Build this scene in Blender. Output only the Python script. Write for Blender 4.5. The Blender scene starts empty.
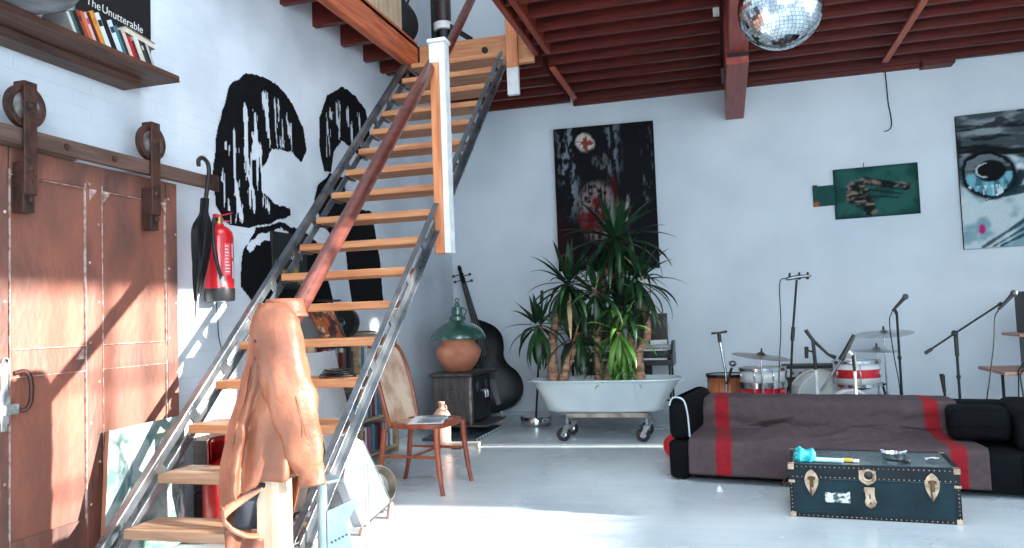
import bpy, bmesh, math, random
import numpy as np
from mathutils import Vector, Matrix, Quaternion

random.seed(7)
SC = bpy.context.scene
COL = SC.collection
R = math.radians

# ------------------------------------------------------------------ camera
F_PX, IW, IH, CAM_H = 767.0, 1024, 548, 1.15
yaw, pitch, roll = R(15.5), R(3.2), R(2.1)
CAM = Vector((0, 0, CAM_H))
FWD = Vector((-math.sin(yaw) * math.cos(pitch), math.cos(yaw) * math.cos(pitch), math.sin(pitch)))
_r0 = Vector((math.cos(yaw), math.sin(yaw), 0))
_u0 = _r0.cross(FWD)
RIGHT = _r0 * math.cos(roll) - _u0 * math.sin(roll)
UP = _r0 * math.sin(roll) + _u0 * math.cos(roll)
cam_data = bpy.data.cameras.new('camera')
cam_data.sensor_width = 36.0
cam_data.lens = F_PX / IW * 36.0
cam_data.clip_start = 0.02
cam = bpy.data.objects.new('camera', cam_data)
COL.objects.link(cam)
m = Matrix((RIGHT, UP, -FWD)).transposed().to_4x4()
m.translation = CAM
cam.matrix_world = m
SC.camera = cam

# ------------------------------------------------------------------ sky, sun, window daylight, exposure
SC.view_settings.view_transform = 'Standard'
SC.view_settings.look = 'None'
SC.view_settings.gamma = 1.0
SC.view_settings.use_curve_mapping = False
SC.view_settings.exposure = 0.22
SC.cycles.use_denoising = True
SC.cycles.max_bounces = 8
SC.cycles.diffuse_bounces = 5
SC.cycles.caustics_reflective = False
SC.cycles.caustics_refractive = False

world = bpy.data.worlds.new('sky')
SC.world = world
world.use_nodes = True
bg = world.node_tree.nodes['Background']
bg.inputs['Color'].default_value = (0.74, 0.87, 1.0, 1)
bg.inputs['Strength'].default_value = 2.4

SUN_DIR = Vector((-1.0, -0.06, -0.231)).normalized()
sun_data = bpy.data.lights.new('sun', 'SUN')
sun_data.energy = 27.0
sun_data.color = (1.0, 0.93, 0.86)
sun_data.angle = R(1.0)
sun = bpy.data.objects.new('sun', sun_data)
COL.objects.link(sun)
sun.location = (9, 4, 4)
sun.rotation_euler = SUN_DIR.to_track_quat('-Z', 'Y').to_euler()


def sky_light(name, loc, direction, sx, sy, power, color=(0.80, 0.90, 1.0)):
    """Daylight entering through one window opening (sits just outside the panes)."""
    d = bpy.data.lights.new(name, 'AREA')
    d.shape = 'RECTANGLE'
    d.size, d.size_y = sx, sy
    d.energy = power
    d.color = color
    o = bpy.data.objects.new(name, d)
    COL.objects.link(o)
    o.location = loc
    o.rotation_euler = Vector(direction).to_track_quat('-Z', 'Z').to_euler()
    return o


sky_light('daylight_front_window', (1.75, -2.45, 2.7), (0, 1, 0), 4.1, 3.6, 430)
sky_light('daylight_right_window', (4.95, 2.6, 2.2), (-1, 0, 0), 4.6, 2.0, 150)
sky_light('daylight_roof_window', (0.2, 2.2, 6.5), (0, 0.15, -1), 3.0, 3.0, 110)


# ------------------------------------------------------------------ helpers
def at(px, py, axis, val):
    """Point of the room seen at photograph pixel (px, py) on the plane axis = val."""
    d = FWD + RIGHT * ((px - IW / 2) / F_PX) - UP * ((py - IH / 2) / F_PX)
    t = (val - CAM[axis]) / d[axis]
    return CAM + d * t


def lin(c):
    return tuple((x / 12.92 if x <= 0.04045 else ((x + 0.055) / 1.055) ** 2.4) for x in c)


def rgb(r, g, b):
    return lin((r / 255, g / 255, b / 255))


class MB:
    """Collects shapes and links them as ONE mesh object."""

    def __init__(s):
        s.v, s.f, s.c = [], [], None
        s.T = Matrix.Identity(4)

    def add(s, vs, fs, cols=None):
        n = len(s.v)
        s.v += [s.T @ Vector(p) for p in vs]
        s.f += [tuple(i + n for i in f) for f in fs]
        if cols is not None or s.c is not None:
            if s.c is None:
                s.c = [(0.5, 0.5, 0.5)] * n
            s.c += list(cols) if cols is not None else [s.c[-1] if s.c else (0.5, 0.5, 0.5)] * len(vs)
        return s

    def box(s, c, size, rot=None, cols=None):
        x, y, z = (k / 2 for k in size)
        vs = [Vector(p) for p in ((-x, -y, -z), (x, -y, -z), (x, y, -z), (-x, y, -z), (-x, -y, z), (x, -y, z), (x, y, z), (-x, y, z))]
        if rot is not None:
            q = Matrix.Rotation(rot, 3, 'Z') if isinstance(rot, (int, float)) else rot
            vs = [q @ p for p in vs]
        c = Vector(c)
        return s.add([p + c for p in vs], [(0, 3, 2, 1), (4, 5, 6, 7), (0, 1, 5, 4), (1, 2, 6, 5), (2, 3, 7, 6), (3, 0, 4, 7)],
                     [cols] * 8 if cols else None)

    def b2(s, a, b):
        return s.box([(p + q) / 2 for p, q in zip(a, b)], [abs(q - p) for p, q in zip(a, b)])

    def bar(s, p0, p1, w, h, up=(0, 0, 1)):
        """Rectangular bar from p0 to p1, w across, h along `up`."""
        p0, p1 = Vector(p0), Vector(p1)
        d = (p1 - p0)
        L = d.length
        d.normalize()
        side = d.cross(Vector(up))
        if side.length < 1e-5:
            side = d.cross(Vector((1, 0, 0)))
        side.normalize()
        u = side.cross(d)
        q = Matrix((side, d, u)).transposed()
        return s.box((p0 + p1) / 2, (w, L, h), q)

    def tube(s, pts, r, n=10, cap=True, sq=None):
        pts = [Vector(p) for p in pts]
        rs = list(r) if isinstance(r, (list, tuple)) else [r] * len(pts)
        t0 = (pts[1] - pts[0]).normalized()
        ref = Vector((0, 0, 1)) if abs(t0.z) < 0.9 else Vector((1, 0, 0))
        a = t0.cross(ref).normalized()
        vs, fs = [], []
        for i, p in enumerate(pts):
            t = (pts[min(i + 1, len(pts) - 1)] - pts[max(i - 1, 0)]).normalized()
            a = (a - t * a.dot(t))
            a = a.normalized() if a.length > 1e-6 else t.orthogonal().normalized()
            b = t.cross(a)
            k = sq if sq else 1.0
            for j in range(n):
                th = 2 * math.pi * j / n
                vs.append(p + a * (math.cos(th) * rs[i]) + b * (math.sin(th) * rs[i] * k))
        for i in range(len(pts) - 1):
            for j in range(n):
                k = (j + 1) % n
                fs.append((i * n + j, i * n + k, (i + 1) * n + k, (i + 1) * n + j))
        if cap:
            fs.append(tuple(range(n - 1, -1, -1)))
            m_ = (len(pts) - 1) * n
            fs.append(tuple(range(m_, m_ + n)))
        return s.add(vs, fs)

    def lathe(s, prof, o=(0, 0, 0), n=28, axis=None, a0=0.0, a1=2 * math.pi):
        """Profile [(radius, height)] turned about an axis through o."""
        q = Matrix.Identity(3) if axis is None else Vector((0, 0, 1)).rotation_difference(Vector(axis)).to_matrix()
        o = Vector(o)
        full = abs(a1 - a0 - 2 * math.pi) < 1e-6
        m_ = n if full else n + 1
        vs, fs = [], []
        for r, z in prof:
            for j in range(m_):
                th = a0 + (a1 - a0) * j / n
                vs.append(o + q @ Vector((max(r, 1e-4) * math.cos(th), max(r, 1e-4) * math.sin(th), z)))
        for i in range(len(prof) - 1):
            for j in range(n):
                k = (j + 1) % m_
                fs.append((i * m_ + j, i * m_ + k, (i + 1) * m_ + k, (i + 1) * m_ + j))
        return s.add(vs, fs)

    def disc(s, o, r, h, axis=(0, 0, 1), n=24):
        return s.lathe([(0, 0), (r, 0), (r, h), (0, h)], o, n, axis)

    def ball(s, c, r, nu=20, nv=12):
        rx, ry, rz = (r, r, r) if isinstance(r, (int, float)) else r
        vs, fs = [], []
        for i in range(nv + 1):
            ph = math.pi * i / nv
            for j in range(nu):
                th = 2 * math.pi * j / nu
                q = max(math.sin(ph), 1e-3)
                vs.append((c[0] + rx * q * math.cos(th), c[1] + ry * q * math.sin(th), c[2] - rz * math.cos(ph)))
        for i in range(nv):
            for j in range(nu):
                k = (j + 1) % nu
                fs.append((i * nu + j, i * nu + k, (i + 1) * nu + k, (i + 1) * nu + j))
        return s.add(vs, fs)

    def prism(s, poly, o, ux, uy, depth):
        """2-D outline drawn along ux, uy from o and given thickness along their normal."""
        o, ux, uy = Vector(o), Vector(ux).normalized(), Vector(uy).normalized()
        nz = ux.cross(uy).normalized() * depth
        n = len(poly)
        vs = [o + ux * a + uy * b for a, b in poly] + [o + ux * a + uy * b + nz for a, b in poly]
        fs = [tuple(range(n - 1, -1, -1)), tuple(range(n, 2 * n))]
        fs += [(i, (i + 1) % n, n + (i + 1) % n, n + i) for i in range(n)]
        return s.add(vs, fs)

    def surf(s, fn, nu, nv, cols=None, loop=False):
        vs, cs = [], []
        for i in range(nv + 1):
            for j in range(nu if loop else nu + 1):
                vs.append(fn(j / nu, i / nv))
                if cols:
                    cs.append(cols(j / nu, i / nv))
        w = nu if loop else nu + 1
        fs = []
        for i in range(nv):
            for j in range(nu):
                k = (j + 1) % w
                fs.append((i * w + j, i * w + k, (i + 1) * w + k, (i + 1) * w + j))
        return s.add(vs, fs, cs if cols else None)

    def build(s, name, mat, parent=None, bevel=0, angle=38, flat=False, solid=0, sub=0):
        me = bpy.data.meshes.new(name)
        o = bpy.data.objects.new(name, me)
        COL.objects.link(o)
        if parent is not None:
            o.parent = parent
            root = parent
            while root.parent:
                root = root.parent
            inv = root.get('_inv')
            M_ = Matrix.Translation(root.location) @ Matrix.Rotation(root.rotation_euler.z, 4, 'Z')
            M_ = M_.inverted()
            vs = [M_ @ Vector(p) for p in s.v]
        else:
            xs, ys, zs = ([p[k] for p in s.v] for k in range(3))
            base = Vector(((min(xs) + max(xs)) / 2, (min(ys) + max(ys)) / 2, min(zs)))
            o.location = base
            vs = [Vector(p) - base for p in s.v]
        me.from_pydata(vs, [], s.f)
        bm = bmesh.new()
        bm.from_mesh(me)
        if not getattr(s, 'keep_normals', False):
            bmesh.ops.recalc_face_normals(bm, faces=bm.faces)
        bm.to_mesh(me)
        bm.free()
        if s.c is not None:
            at_ = me.color_attributes.new('paint', 'FLOAT_COLOR', 'POINT')
            buf = np.ones((len(s.v), 4), dtype=np.float32)
            buf[:, :3] = np.array(s.c, dtype=np.float32)
            at_.data.foreach_set('color', buf.ravel())
        if not flat:
            me.shade_smooth()
            me.set_sharp_from_angle(angle=R(angle))
        if mat is not None:
            me.materials.append(mat)
        if solid:
            md = o.modifiers.new('thickness', 'SOLIDIFY')
            md.thickness = solid
            md.offset = 0
        if sub:
            md = o.modifiers.new('smooth', 'SUBSURF')
            md.levels = md.render_levels = sub
        if bevel:
            md = o.modifiers.new('edges', 'BEVEL')
            md.width = bevel
            md.segments = 2
            md.limit_method = 'ANGLE'
            md.angle_limit = R(40)
        return o


def tag(o, label=None, cat=None, group=None, kind=None):
    if label: o['label'] = label
    if cat: o['category'] = cat
    if group: o['group'] = group
    if kind: o['kind'] = kind
    return o


def thing(name, label, cat, loc=(0, 0, 0), rz=0.0, group=None):
    o = bpy.data.objects.new(name, None)
    COL.objects.link(o)
    o.location = loc
    o.rotation_euler = (0, 0, rz)
    o.empty_display_size = 0.1
    return tag(o, label, cat, group)


def copy_tree(o, parent=None):
    c = o.copy()
    COL.objects.link(c)
    if parent is not None:
        c.parent = parent
    for ch in list(o.children):
        copy_tree(ch, c)
    return c


def struct(o):
    o['kind'] = 'structure'
    return o


# ------------------------------------------------------------------ materials
def _nt(name):
    m_ = bpy.data.materials.new(name)
    m_.use_nodes = True
    nt = m_.node_tree
    return m_, nt, nt.nodes['Principled BSDF']


def mat(name, c, rough=0.5, metal=0.0, c2=None, scale=6.0, lo=0.4, hi=0.65, stretch=None, bump=0.0, bscale=None, coat=0.0,
        emit=None, estr=0.0, trans=0.0, detail=4.0, rvar=0.0, sheen=0.0, spec=None):
    """Principled material with a procedural noise blend between c and c2 and an optional noise bump."""
    m_, nt, b = _nt(name)
    N, L = nt.nodes, nt.links
    b.inputs['Roughness'].default_value = rough
    b.inputs['Metallic'].default_value = metal
    b.inputs['Coat Weight'].default_value = coat
    b.inputs['Transmission Weight'].default_value = trans
    if spec is not None:
        b.inputs['Specular IOR Level'].default_value = spec
    if sheen:
        b.inputs['Sheen Weight'].default_value = sheen
    if emit:
        b.inputs['Emission Color'].default_value = (*emit, 1)
        b.inputs['Emission Strength'].default_value = estr
    tc = N.new('ShaderNodeTexCoord')
    mp = N.new('ShaderNodeMapping')
    L.new(tc.outputs['Object'], mp.inputs['Vector'])
    if stretch:
        mp.inputs['Scale'].default_value = stretch
    nz = N.new('ShaderNodeTexNoise')
    nz.inputs['Scale'].default_value = scale
    nz.inputs['Detail'].default_value = detail
    L.new(mp.outputs['Vector'], nz.inputs['Vector'])
    rp = N.new('ShaderNodeValToRGB')
    rp.color_ramp.elements[0].position = lo
    rp.color_ramp.elements[1].position = hi
    rp.color_ramp.elements[0].color = (*c, 1)
    c2 = c2 or tuple(x * 0.86 for x in c)
    rp.color_ramp.elements[1].color = (*c2, 1)
    L.new(nz.outputs['Fac'], rp.inputs['Fac'])
    L.new(rp.outputs['Color'], b.inputs['Base Color'])
    if rvar:
        mr = N.new('ShaderNodeMapRange')
        mr.inputs['To Min'].default_value = max(0.02, rough - rvar)
        mr.inputs['To Max'].default_value = min(1, rough + rvar)
        L.new(nz.outputs['Fac'], mr.inputs['Value'])
        L.new(mr.outputs['Result'], b.inputs['Roughness'])
    if bump:
        n2 = N.new('ShaderNodeTexNoise')
        n2.inputs['Scale'].default_value = bscale or scale * 3
        n2.inputs['Detail'].default_value = 5
        L.new(mp.outputs['Vector'], n2.inputs['Vector'])
        bp = N.new('ShaderNodeBump')
        bp.inputs['Strength'].default_value = bump
        bp.inputs['Distance'].default_value = 0.02
        L.new(n2.outputs['Fac'], bp.inputs['Height'])
        L.new(bp.outputs['Normal'], b.inputs['Normal'])
    return m_


def wood(name, c, c2, axis='x', rough=0.5, scale=5.0, bump=0.15, coat=0.0):
    st = {'x': (0.12, 1.6, 1.6), 'y': (1.6, 0.12, 1.6), 'z': (1.6, 1.6, 0.12)}[axis]
    return mat(name, c, rough, 0, c2, scale * 4, 0.35, 0.7, st, bump, scale * 10, coat)


def paintmat(name, rough=0.6, bump=0.0, bscale=40, coat=0.0, metal=0.0):
    """Colour comes from the 'paint' attribute (artwork, prints, woven stripes)."""
    m_, nt, b = _nt(name)
    N, L = nt.nodes, nt.links
    a = N.new('ShaderNodeAttribute')
    a.attribute_name = 'paint'
    tc = N.new('ShaderNodeTexCoord')
    nz = N.new('ShaderNodeTexNoise')
    nz.inputs['Scale'].default_value = bscale
    L.new(tc.outputs['Object'], nz.inputs['Vector'])
    mx = N.new('ShaderNodeMix')
    mx.data_type = 'RGBA'
    mx.blend_type = 'MULTIPLY'
    mx.inputs['Factor'].default_value = 0.25
    L.new(a.outputs['Color'], mx.inputs[6])
    L.new(nz.outputs['Fac'], mx.inputs[7])
    L.new(mx.outputs[2], b.inputs['Base Color'])
    b.inputs['Roughness'].default_value = rough
    b.inputs['Coat Weight'].default_value = coat
    b.inputs['Metallic'].default_value = metal
    if bump:
        bp = N.new('ShaderNodeBump')
        bp.inputs['Strength'].default_value = bump
        bp.inputs['Distance'].default_value = 0.01
        L.new(nz.outputs['Fac'], bp.inputs['Height'])
        L.new(bp.outputs['Normal'], b.inputs['Normal'])
    return m_


def brickwall(name, c, c2, swap, bump=0.5):
    """White-painted brick: brick courses show only as relief and faint stains."""
    m_, nt, b = _nt(name)
    N, L = nt.nodes, nt.links
    tc = N.new('ShaderNodeTexCoord')
    sp = N.new('ShaderNodeSeparateXYZ')
    cb = N.new('ShaderNodeCombineXYZ')
    L.new(tc.outputs['Object'], sp.inputs[0])
    L.new(sp.outputs['Y' if swap else 'X'], cb.inputs['X'])
    L.new(sp.outputs['Z'], cb.inputs['Y'])
    br = N.new('ShaderNodeTexBrick')
    br.inputs['Scale'].default_value = 1.0
    br.inputs['Brick Width'].default_value = 0.23
    br.inputs['Row Height'].default_value = 0.078
    br.inputs['Mortar Size'].default_value = 0.006
    br.inputs['Mortar Smooth'].default_value = 0.6
    br.inputs['Color1'].default_value = (1, 1, 1, 1)
    br.inputs['Color2'].default_value = (0.8, 0.8, 0.8, 1)
    br.inputs['Mortar'].default_value = (0, 0, 0, 1)
    nz0 = N.new('ShaderNodeTexNoise')
    nz0.inputs['Scale'].default_value = 3.0
    va = N.new('ShaderNodeVectorMath')
    va.operation = 'MULTIPLY_ADD'
    va.inputs[1].default_value = (0.03, 0.03, 0)
    L.new(nz0.outputs['Color'], va.inputs[0])
    L.new(cb.outputs[0], va.inputs[2])
    L.new(va.outputs[0], br.inputs['Vector'])
    nz = N.new('ShaderNodeTexNoise')
    nz.inputs['Scale'].default_value = 1.7
    nz.inputs['Detail'].default_value = 8
    L.new(tc.outputs['Object'], nz.inputs['Vector'])
    rp = N.new('ShaderNodeValToRGB')
    rp.color_ramp.elements[0].position = 0.42
    rp.color_ramp.elements[1].position = 0.72
    rp.color_ramp.elements[0].color = (*c, 1)
    rp.color_ramp.elements[1].color = (*c2, 1)
    L.new(nz.outputs['Fac'], rp.inputs['Fac'])
    n3 = N.new('ShaderNodeTexNoise')
    n3.inputs['Scale'].default_value = 9
    n3.inputs['Detail'].default_value = 6
    L.new(tc.outputs['Object'], n3.inputs['Vector'])
    mt = N.new('ShaderNodeMath')
    mt.operation = 'MULTIPLY_ADD'
    mt.inputs[1].default_value = 0.6
    L.new(n3.outputs['Fac'], mt.inputs[0])
    L.new(br.outputs['Color'], mt.inputs[2])
    bp = N.new('ShaderNodeBump')
    bp.inputs['Strength'].default_value = bump
    bp.inputs['Distance'].default_value = 0.012
    L.new(mt.outputs[0], bp.inputs['Height'])
    L.new(bp.outputs['Normal'], b.inputs['Normal'])
    L.new(rp.outputs['Color'], b.inputs['Base Color'])
    b.inputs['Roughness'].default_value = 0.75
    return m_


# value noise for painted surfaces
_rng = np.random.RandomState(3)
_tab = _rng.rand(256, 256)


def vn(x, y):
    xi, yi = math.floor(x), math.floor(y)
    fx, fy = x - xi, y - yi
    fx, fy = fx * fx * (3 - 2 * fx), fy * fy * (3 - 2 * fy)
    a, b = _tab[xi & 255, yi & 255], _tab[(xi + 1) & 255, yi & 255]
    c, d = _tab[xi & 255, (yi + 1) & 255], _tab[(xi + 1) & 255, (yi + 1) & 255]
    return (a + (b - a) * fx) * (1 - fy) + (c + (d - c) * fx) * fy


def fb(x, y):
    return 0.55 * vn(x, y) + 0.28 * vn(2.1 * x + 7, 2.1 * y + 3) + 0.17 * vn(4.3 * x + 1, 4.3 * y + 9)


def mixc(a, b, t):
    t = max(0.0, min(1.0, t))
    return tuple(p + (q - p) * t for p, q in zip(a, b))


def sm(a, b, x):
    t = max(0.0, min(1.0, (x - a) / (b - a)))
    return t * t * (3 - 2 * t)


def seg(x, y, ax, ay, bx, by):
    """Distance from (x, y) to the segment a-b."""
    dx, dy = bx - ax, by - ay
    t = max(0, min(1, ((x - ax) * dx + (y - ay) * dy) / (dx * dx + dy * dy)))
    return math.hypot(x - ax - dx * t, y - ay - dy * t)


def inpoly(x, y, P):
    c = False
    j = len(P) - 1
    for i in range(len(P)):
        if (P[i][1] > y) != (P[j][1] > y) and x < (P[j][0] - P[i][0]) * (y - P[i][1]) / (P[j][1] - P[i][1]) + P[i][0]:
            c = not c
        j = i
    return c


def board(o, ux, uy, w, h, t, fn, nx, ny, edge=(0.02, 0.02, 0.02)):
    """A board of thickness t whose front face (towards ux x uy) is painted by fn(u, v) -> linear rgb."""
    b = MB()
    o, ux, uy = Vector(o), Vector(ux).normalized(), Vector(uy).normalized()
    nz = ux.cross(uy).normalized()
    b.surf(lambda u, v: o + ux * (u * w) + uy * (v * h) + nz * t, nx, ny, cols=fn)
    c = o + ux * (w / 2) + uy * (h / 2) + nz * (t / 2 - 0.0006)
    q = Matrix((ux, uy, nz)).transposed()
    b.box(c, (w, h, t - 0.001), q, cols=edge)
    return b


def bez(p0, p1, p2, p3, n=12):
    p0, p1, p2, p3 = map(Vector, (p0, p1, p2, p3))
    return [p0 * (1 - t) ** 3 + p1 * 3 * t * (1 - t) ** 2 + p2 * 3 * t * t * (1 - t) + p3 * t ** 3 for t in [i / n for i in range(n + 1)]]


def spline(pts, k=6):
    """Catmull-Rom through the points."""
    P = [Vector(p) for p in pts]
    P = [P[0] * 2 - P[1]] + P + [P[-1] * 2 - P[-2]]
    out = []
    for i in range(1, len(P) - 2):
        for j in range(k):
            t = j / k
            a, b, c, d = P[i - 1], P[i], P[i + 1], P[i + 2]
            out.append(0.5 * ((2 * b) + (c - a) * t + (2 * a - 5 * b + 4 * c - d) * t * t + (3 * b - a - 3 * c + d) * t ** 3))
    out.append(P[-2])
    return out


def letters(text, o, ux, uy, size, depth, name, material, parent, align='LEFT', font_scale=1.0):
    """Lettering on a surface: letters lie in the ux, uy plane at o."""
    cu = bpy.data.curves.new(name, 'FONT')
    cu.body = text
    cu.size = size
    cu.extrude = depth
    cu.align_x = align
    tmp = bpy.data.objects.new('tmp', cu)
    COL.objects.link(tmp)
    dg = bpy.context.evaluated_depsgraph_get()
    me = bpy.data.meshes.new_from_object(tmp.evaluated_get(dg))
    vs = [v.co.copy() for v in me.vertices]
    fs = [tuple(p.vertices) for p in me.polygons]
    bpy.data.objects.remove(tmp)
    ux, uy = Vector(ux).normalized(), Vector(uy).normalized()
    nz = ux.cross(uy)
    b = MB()
    o = Vector(o)
    b.add([o + ux * (p.x * font_scale) + uy * p.y + nz * p.z for p in vs], fs)
    return b.build(name, material, parent, flat=True)


BLACK = mat('black_metal', rgb(22, 22, 24), 0.45, 0.3, scale=20)
CHROME = mat('chrome', (0.72, 0.73, 0.75), 0.18, 1.0, scale=30)
STEEL = mat('grey_steel', (0.30, 0.32, 0.34), 0.35, 0.9, c2=(0.2, 0.2, 0.2), scale=14, rvar=0.1)
DARKSTEEL = mat('dark_steel', (0.035, 0.035, 0.04), 0.38, 0.75, c2=(0.09, 0.075, 0.065), scale=12, rvar=0.12)
PLASTIC = mat('black_plastic', (0.012, 0.012, 0.013), 0.4, scale=20)
WHITEP = mat('white_paint', (0.78, 0.79, 0.80), 0.5, c2=(0.62, 0.60, 0.58), scale=10)


# ------------------------------------------------------------------ the room
XL, YB, XR, YF = -3.17, 8.75, 4.55, -2.2
ROOF = 6.3
WALLP = mat('wall_plaster', rgb(222, 228, 234), 0.8, 0, rgb(205, 212, 220), 1.3, 0.4, 0.75, bump=0.12, bscale=9, detail=8)
LEFTP = brickwall('painted_brick', rgb(216, 221, 228), rgb(194, 199, 207), True, 0.22)
FLOORM = mat('painted_floor', rgb(220, 228, 230), 0.26, 0, rgb(188, 198, 206), 1.4, 0.38, 0.72, bump=0.02, bscale=5, detail=9, rvar=0.08)


def floorboards(m_):
    """Painted boards running across the room: fine dark joints multiplied into the floor colour."""
    nt = m_.node_tree
    N, L = nt.nodes, nt.links
    b = N['Principled BSDF']
    src = b.inputs['Base Color'].links[0].from_socket
    tc = N.new('ShaderNodeTexCoord')
    br = N.new('ShaderNodeTexBrick')
    br.inputs['Scale'].default_value = 1.0
    br.inputs['Brick Width'].default_value = 3.2
    br.inputs['Row Height'].default_value = 0.135
    br.inputs['Mortar Size'].default_value = 0.0022
    br.inputs['Mortar Smooth'].default_value = 0.2
    br.inputs['Color1'].default_value = (1, 1, 1, 1)
    br.inputs['Color2'].default_value = (0.955, 0.96, 0.965, 1)
    br.inputs['Mortar'].default_value = (0.72, 0.74, 0.76, 1)
    L.new(tc.outputs['Object'], br.inputs['Vector'])
    mx = N.new('ShaderNodeMix')
    mx.data_type = 'RGBA'
    mx.blend_type = 'MULTIPLY'
    mx.inputs['Factor'].default_value = 1.0
    L.new(src, mx.inputs[6])
    L.new(br.outputs['Color'], mx.inputs[7])
    L.new(mx.outputs[2], b.inputs['Base Color'])


floorboards(FLOORM)
REDWOOD = wood('red_stained_timber', rgb(106, 28, 14), rgb(66, 13, 7), 'x', 0.55)
REDWOODY = wood('red_stained_timber_long', rgb(158, 60, 34), rgb(112, 36, 18), 'y', 0.5)
REDDECK = wood('red_deck_boards', rgb(92, 22, 11), rgb(60, 11, 6), 'x', 0.6)
FRAMEM = mat('window_frame_paint', rgb(225, 225, 222), 0.5, scale=8)
GLASS = bpy.data.materials.new('window_glass')
GLASS.use_nodes = True
_n = GLASS.node_tree
_n.nodes.remove(_n.nodes['Principled BSDF'])
_t, _g, _m = _n.nodes.new('ShaderNodeBsdfTransparent'), _n.nodes.new('ShaderNodeBsdfGlossy'), _n.nodes.new('ShaderNodeMixShader')
_t.inputs['Color'].default_value = (0.93, 0.96, 0.96, 1)
_g.inputs['Roughness'].default_value = 0.02
_m.inputs[0].default_value = 0.05
_n.links.new(_t.outputs[0], _m.inputs[1])
_n.links.new(_g.outputs[0], _m.inputs[2])
_n.links.new(_m.outputs[0], _n.nodes['Material Output'].inputs['Surface'])

struct(MB().b2((XL - 0.2, YF - 0.2, -0.15), (XR + 0.2, YB + 0.2, 0)).build('floor', FLOORM))
struct(MB().b2((XL - 0.2, YF - 0.2, 0), (XL, YB + 0.2, ROOF)).build('wall_left', LEFTP))
struct(MB().b2((XL, YB, 0), (XR, YB + 0.2, ROOF)).build('wall_back', WALLP))


def wall_with_openings(name, axis, c0, c1, a0, a1, opens):
    """Wall slab between c0 and c1 on `axis`, spanning a0..a1, leaving the openings (lo, hi, z0, z1) free."""
    b = MB()

    def put(p, q, z0, z1):
        if q - p < 1e-4 or z1 - z0 < 1e-4: return
        if axis == 'x': b.b2((c0, p, z0), (c1, q, z1))
        else: b.b2((p, c0, z0), (q, c1, z1))
    cur = a0
    for lo, hi, z0, z1 in sorted(opens):
        put(cur, lo, 0, ROOF)
        put(lo, hi, 0, z0)
        put(lo, hi, z1, ROOF)
        cur = hi
    put(cur, a1, 0, ROOF)
    return struct(b.build(name, WALLP))


RW = [(0.1, 4.93, 1.16, 3.2), (6.93, 7.17, 1.0, 3.0)]
FWN = [(-0.4, 3.9, 0.8, 4.6)]
wall_with_openings('wall_right', 'x', XR, XR + 0.2, YF - 0.2, YB + 0.2, RW)
wall_with_openings('wall_front', 'y', YF - 0.2, YF, XL, XR, FWN)


def window(n, axis, c, lo, hi, z0, z1, dh, dv):
    b = MB()
    w, t = 0.05, 0.05

    def put(p, q, y0, y1, w0=t):
        if axis == 'x': b.b2((c - w0 / 2, p, y0), (c + w0 / 2, q, y1))
        else: b.b2((p, c - w0 / 2, y0), (q, c + w0 / 2, y1))
    put(lo, lo + w, z0, z1); put(hi - w, hi, z0, z1)
    put(lo, hi, z0, z0 + w); put(lo, hi, z1 - w, z1)
    k = max(1, round((hi - lo) / dh))
    for i in range(1, k):
        x = lo + (hi - lo) * i / k
        wd = 0.075 if i % 4 == 0 else 0.028
        put(x - wd / 2, x + wd / 2, z0, z1, 0.04)
    k = max(1, round((z1 - z0) / dv))
    for i in range(1, k):
        z = z0 + (z1 - z0) * i / k
        put(lo, hi, z - 0.016, z + 0.016, 0.04)
    o = struct(b.build('window_%d' % n, FRAMEM))
    g = MB()
    if axis == 'x': g.b2((c - 0.003, lo + w, z0 + w), (c + 0.003, hi - w, z1 - w))
    else: g.b2((lo + w, c - 0.003, z0 + w), (hi - w, c + 0.003, z1 - w))
    g.build('pane', GLASS, o)
    return o


def _fix(o):
    return o


window(1, 'x', XR + 0.1, *RW[0], 0.30, 0.5)
window(2, 'x', XR + 0.1, *RW[1], 0.30, 1.2)
window(3, 'y', YF - 0.1, *FWN[0], 0.6, 0.95)

# roof over the double-height front, with a rooflight
rb = MB()
sx0, sx1, sy0, sy1 = -1.4, 1.8, 0.6, 3.8
rb.b2((XL - 0.2, YF - 0.2, ROOF), (sx0, YB + 0.2, ROOF + 0.15)); rb.b2((sx1, YF - 0.2, ROOF), (XR + 0.2, YB + 0.2, ROOF + 0.15))
rb.b2((sx0, YF - 0.2, ROOF), (sx1, sy0, ROOF + 0.15)); rb.b2((sx0, sy1, ROOF), (sx1, YB + 0.2, ROOF + 0.15))
o = rb.build('roof', WHITEP); struct(o)

# mezzanine: deck boards, joists, trimmers, main beam
ZJ, ZD = 3.62, 3.83
XS0, XS1, YM = -2.81, -1.60, 4.7          # stair opening, front edge of the gallery
dk = MB()
dk.b2((XS1 + 0.03, YM, ZD), (XR, YB, ZD + 0.03))
dk.b2((XL, 6.98, ZD), (XS1 + 0.03, YB, ZD + 0.03))
dk.b2((XL, 3.9, ZD), (XS0, 6.98, ZD + 0.03))
struct(dk.build('ceiling', REDDECK))
jy = [8.68, 8.3, 7.95, 7.62, 7.3, 7.0, 6.68, 6.39, 6.08, 5.76, 5.44, 5.1, 4.76]
for y in jy:
    for x0, x1 in ((XS1 + 0.03, 0.07), (0.27, XR)):
        struct(MB().b2((x0, y - 0.02, ZJ), (x1, y + 0.02, ZD)).build('ceiling_joist', REDWOOD, bevel=0.004))
    if y > 6.97:
        struct(MB().b2((XL, y - 0.026, ZJ), (XS1 - 0.03, y + 0.026, ZD)).build('ceiling_joist', REDWOOD, bevel=0.004))
for x0 in (XS1 - 0.03, XS1 + 0.085):
    struct(MB().b2((x0, YM if x0 < XS1 else YM + .1, ZJ - 0.02), (x0 + 0.05, 6.93, ZD + 0.03)).build('trimmer_beam', REDWOODY, bevel=0.005))
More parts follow.
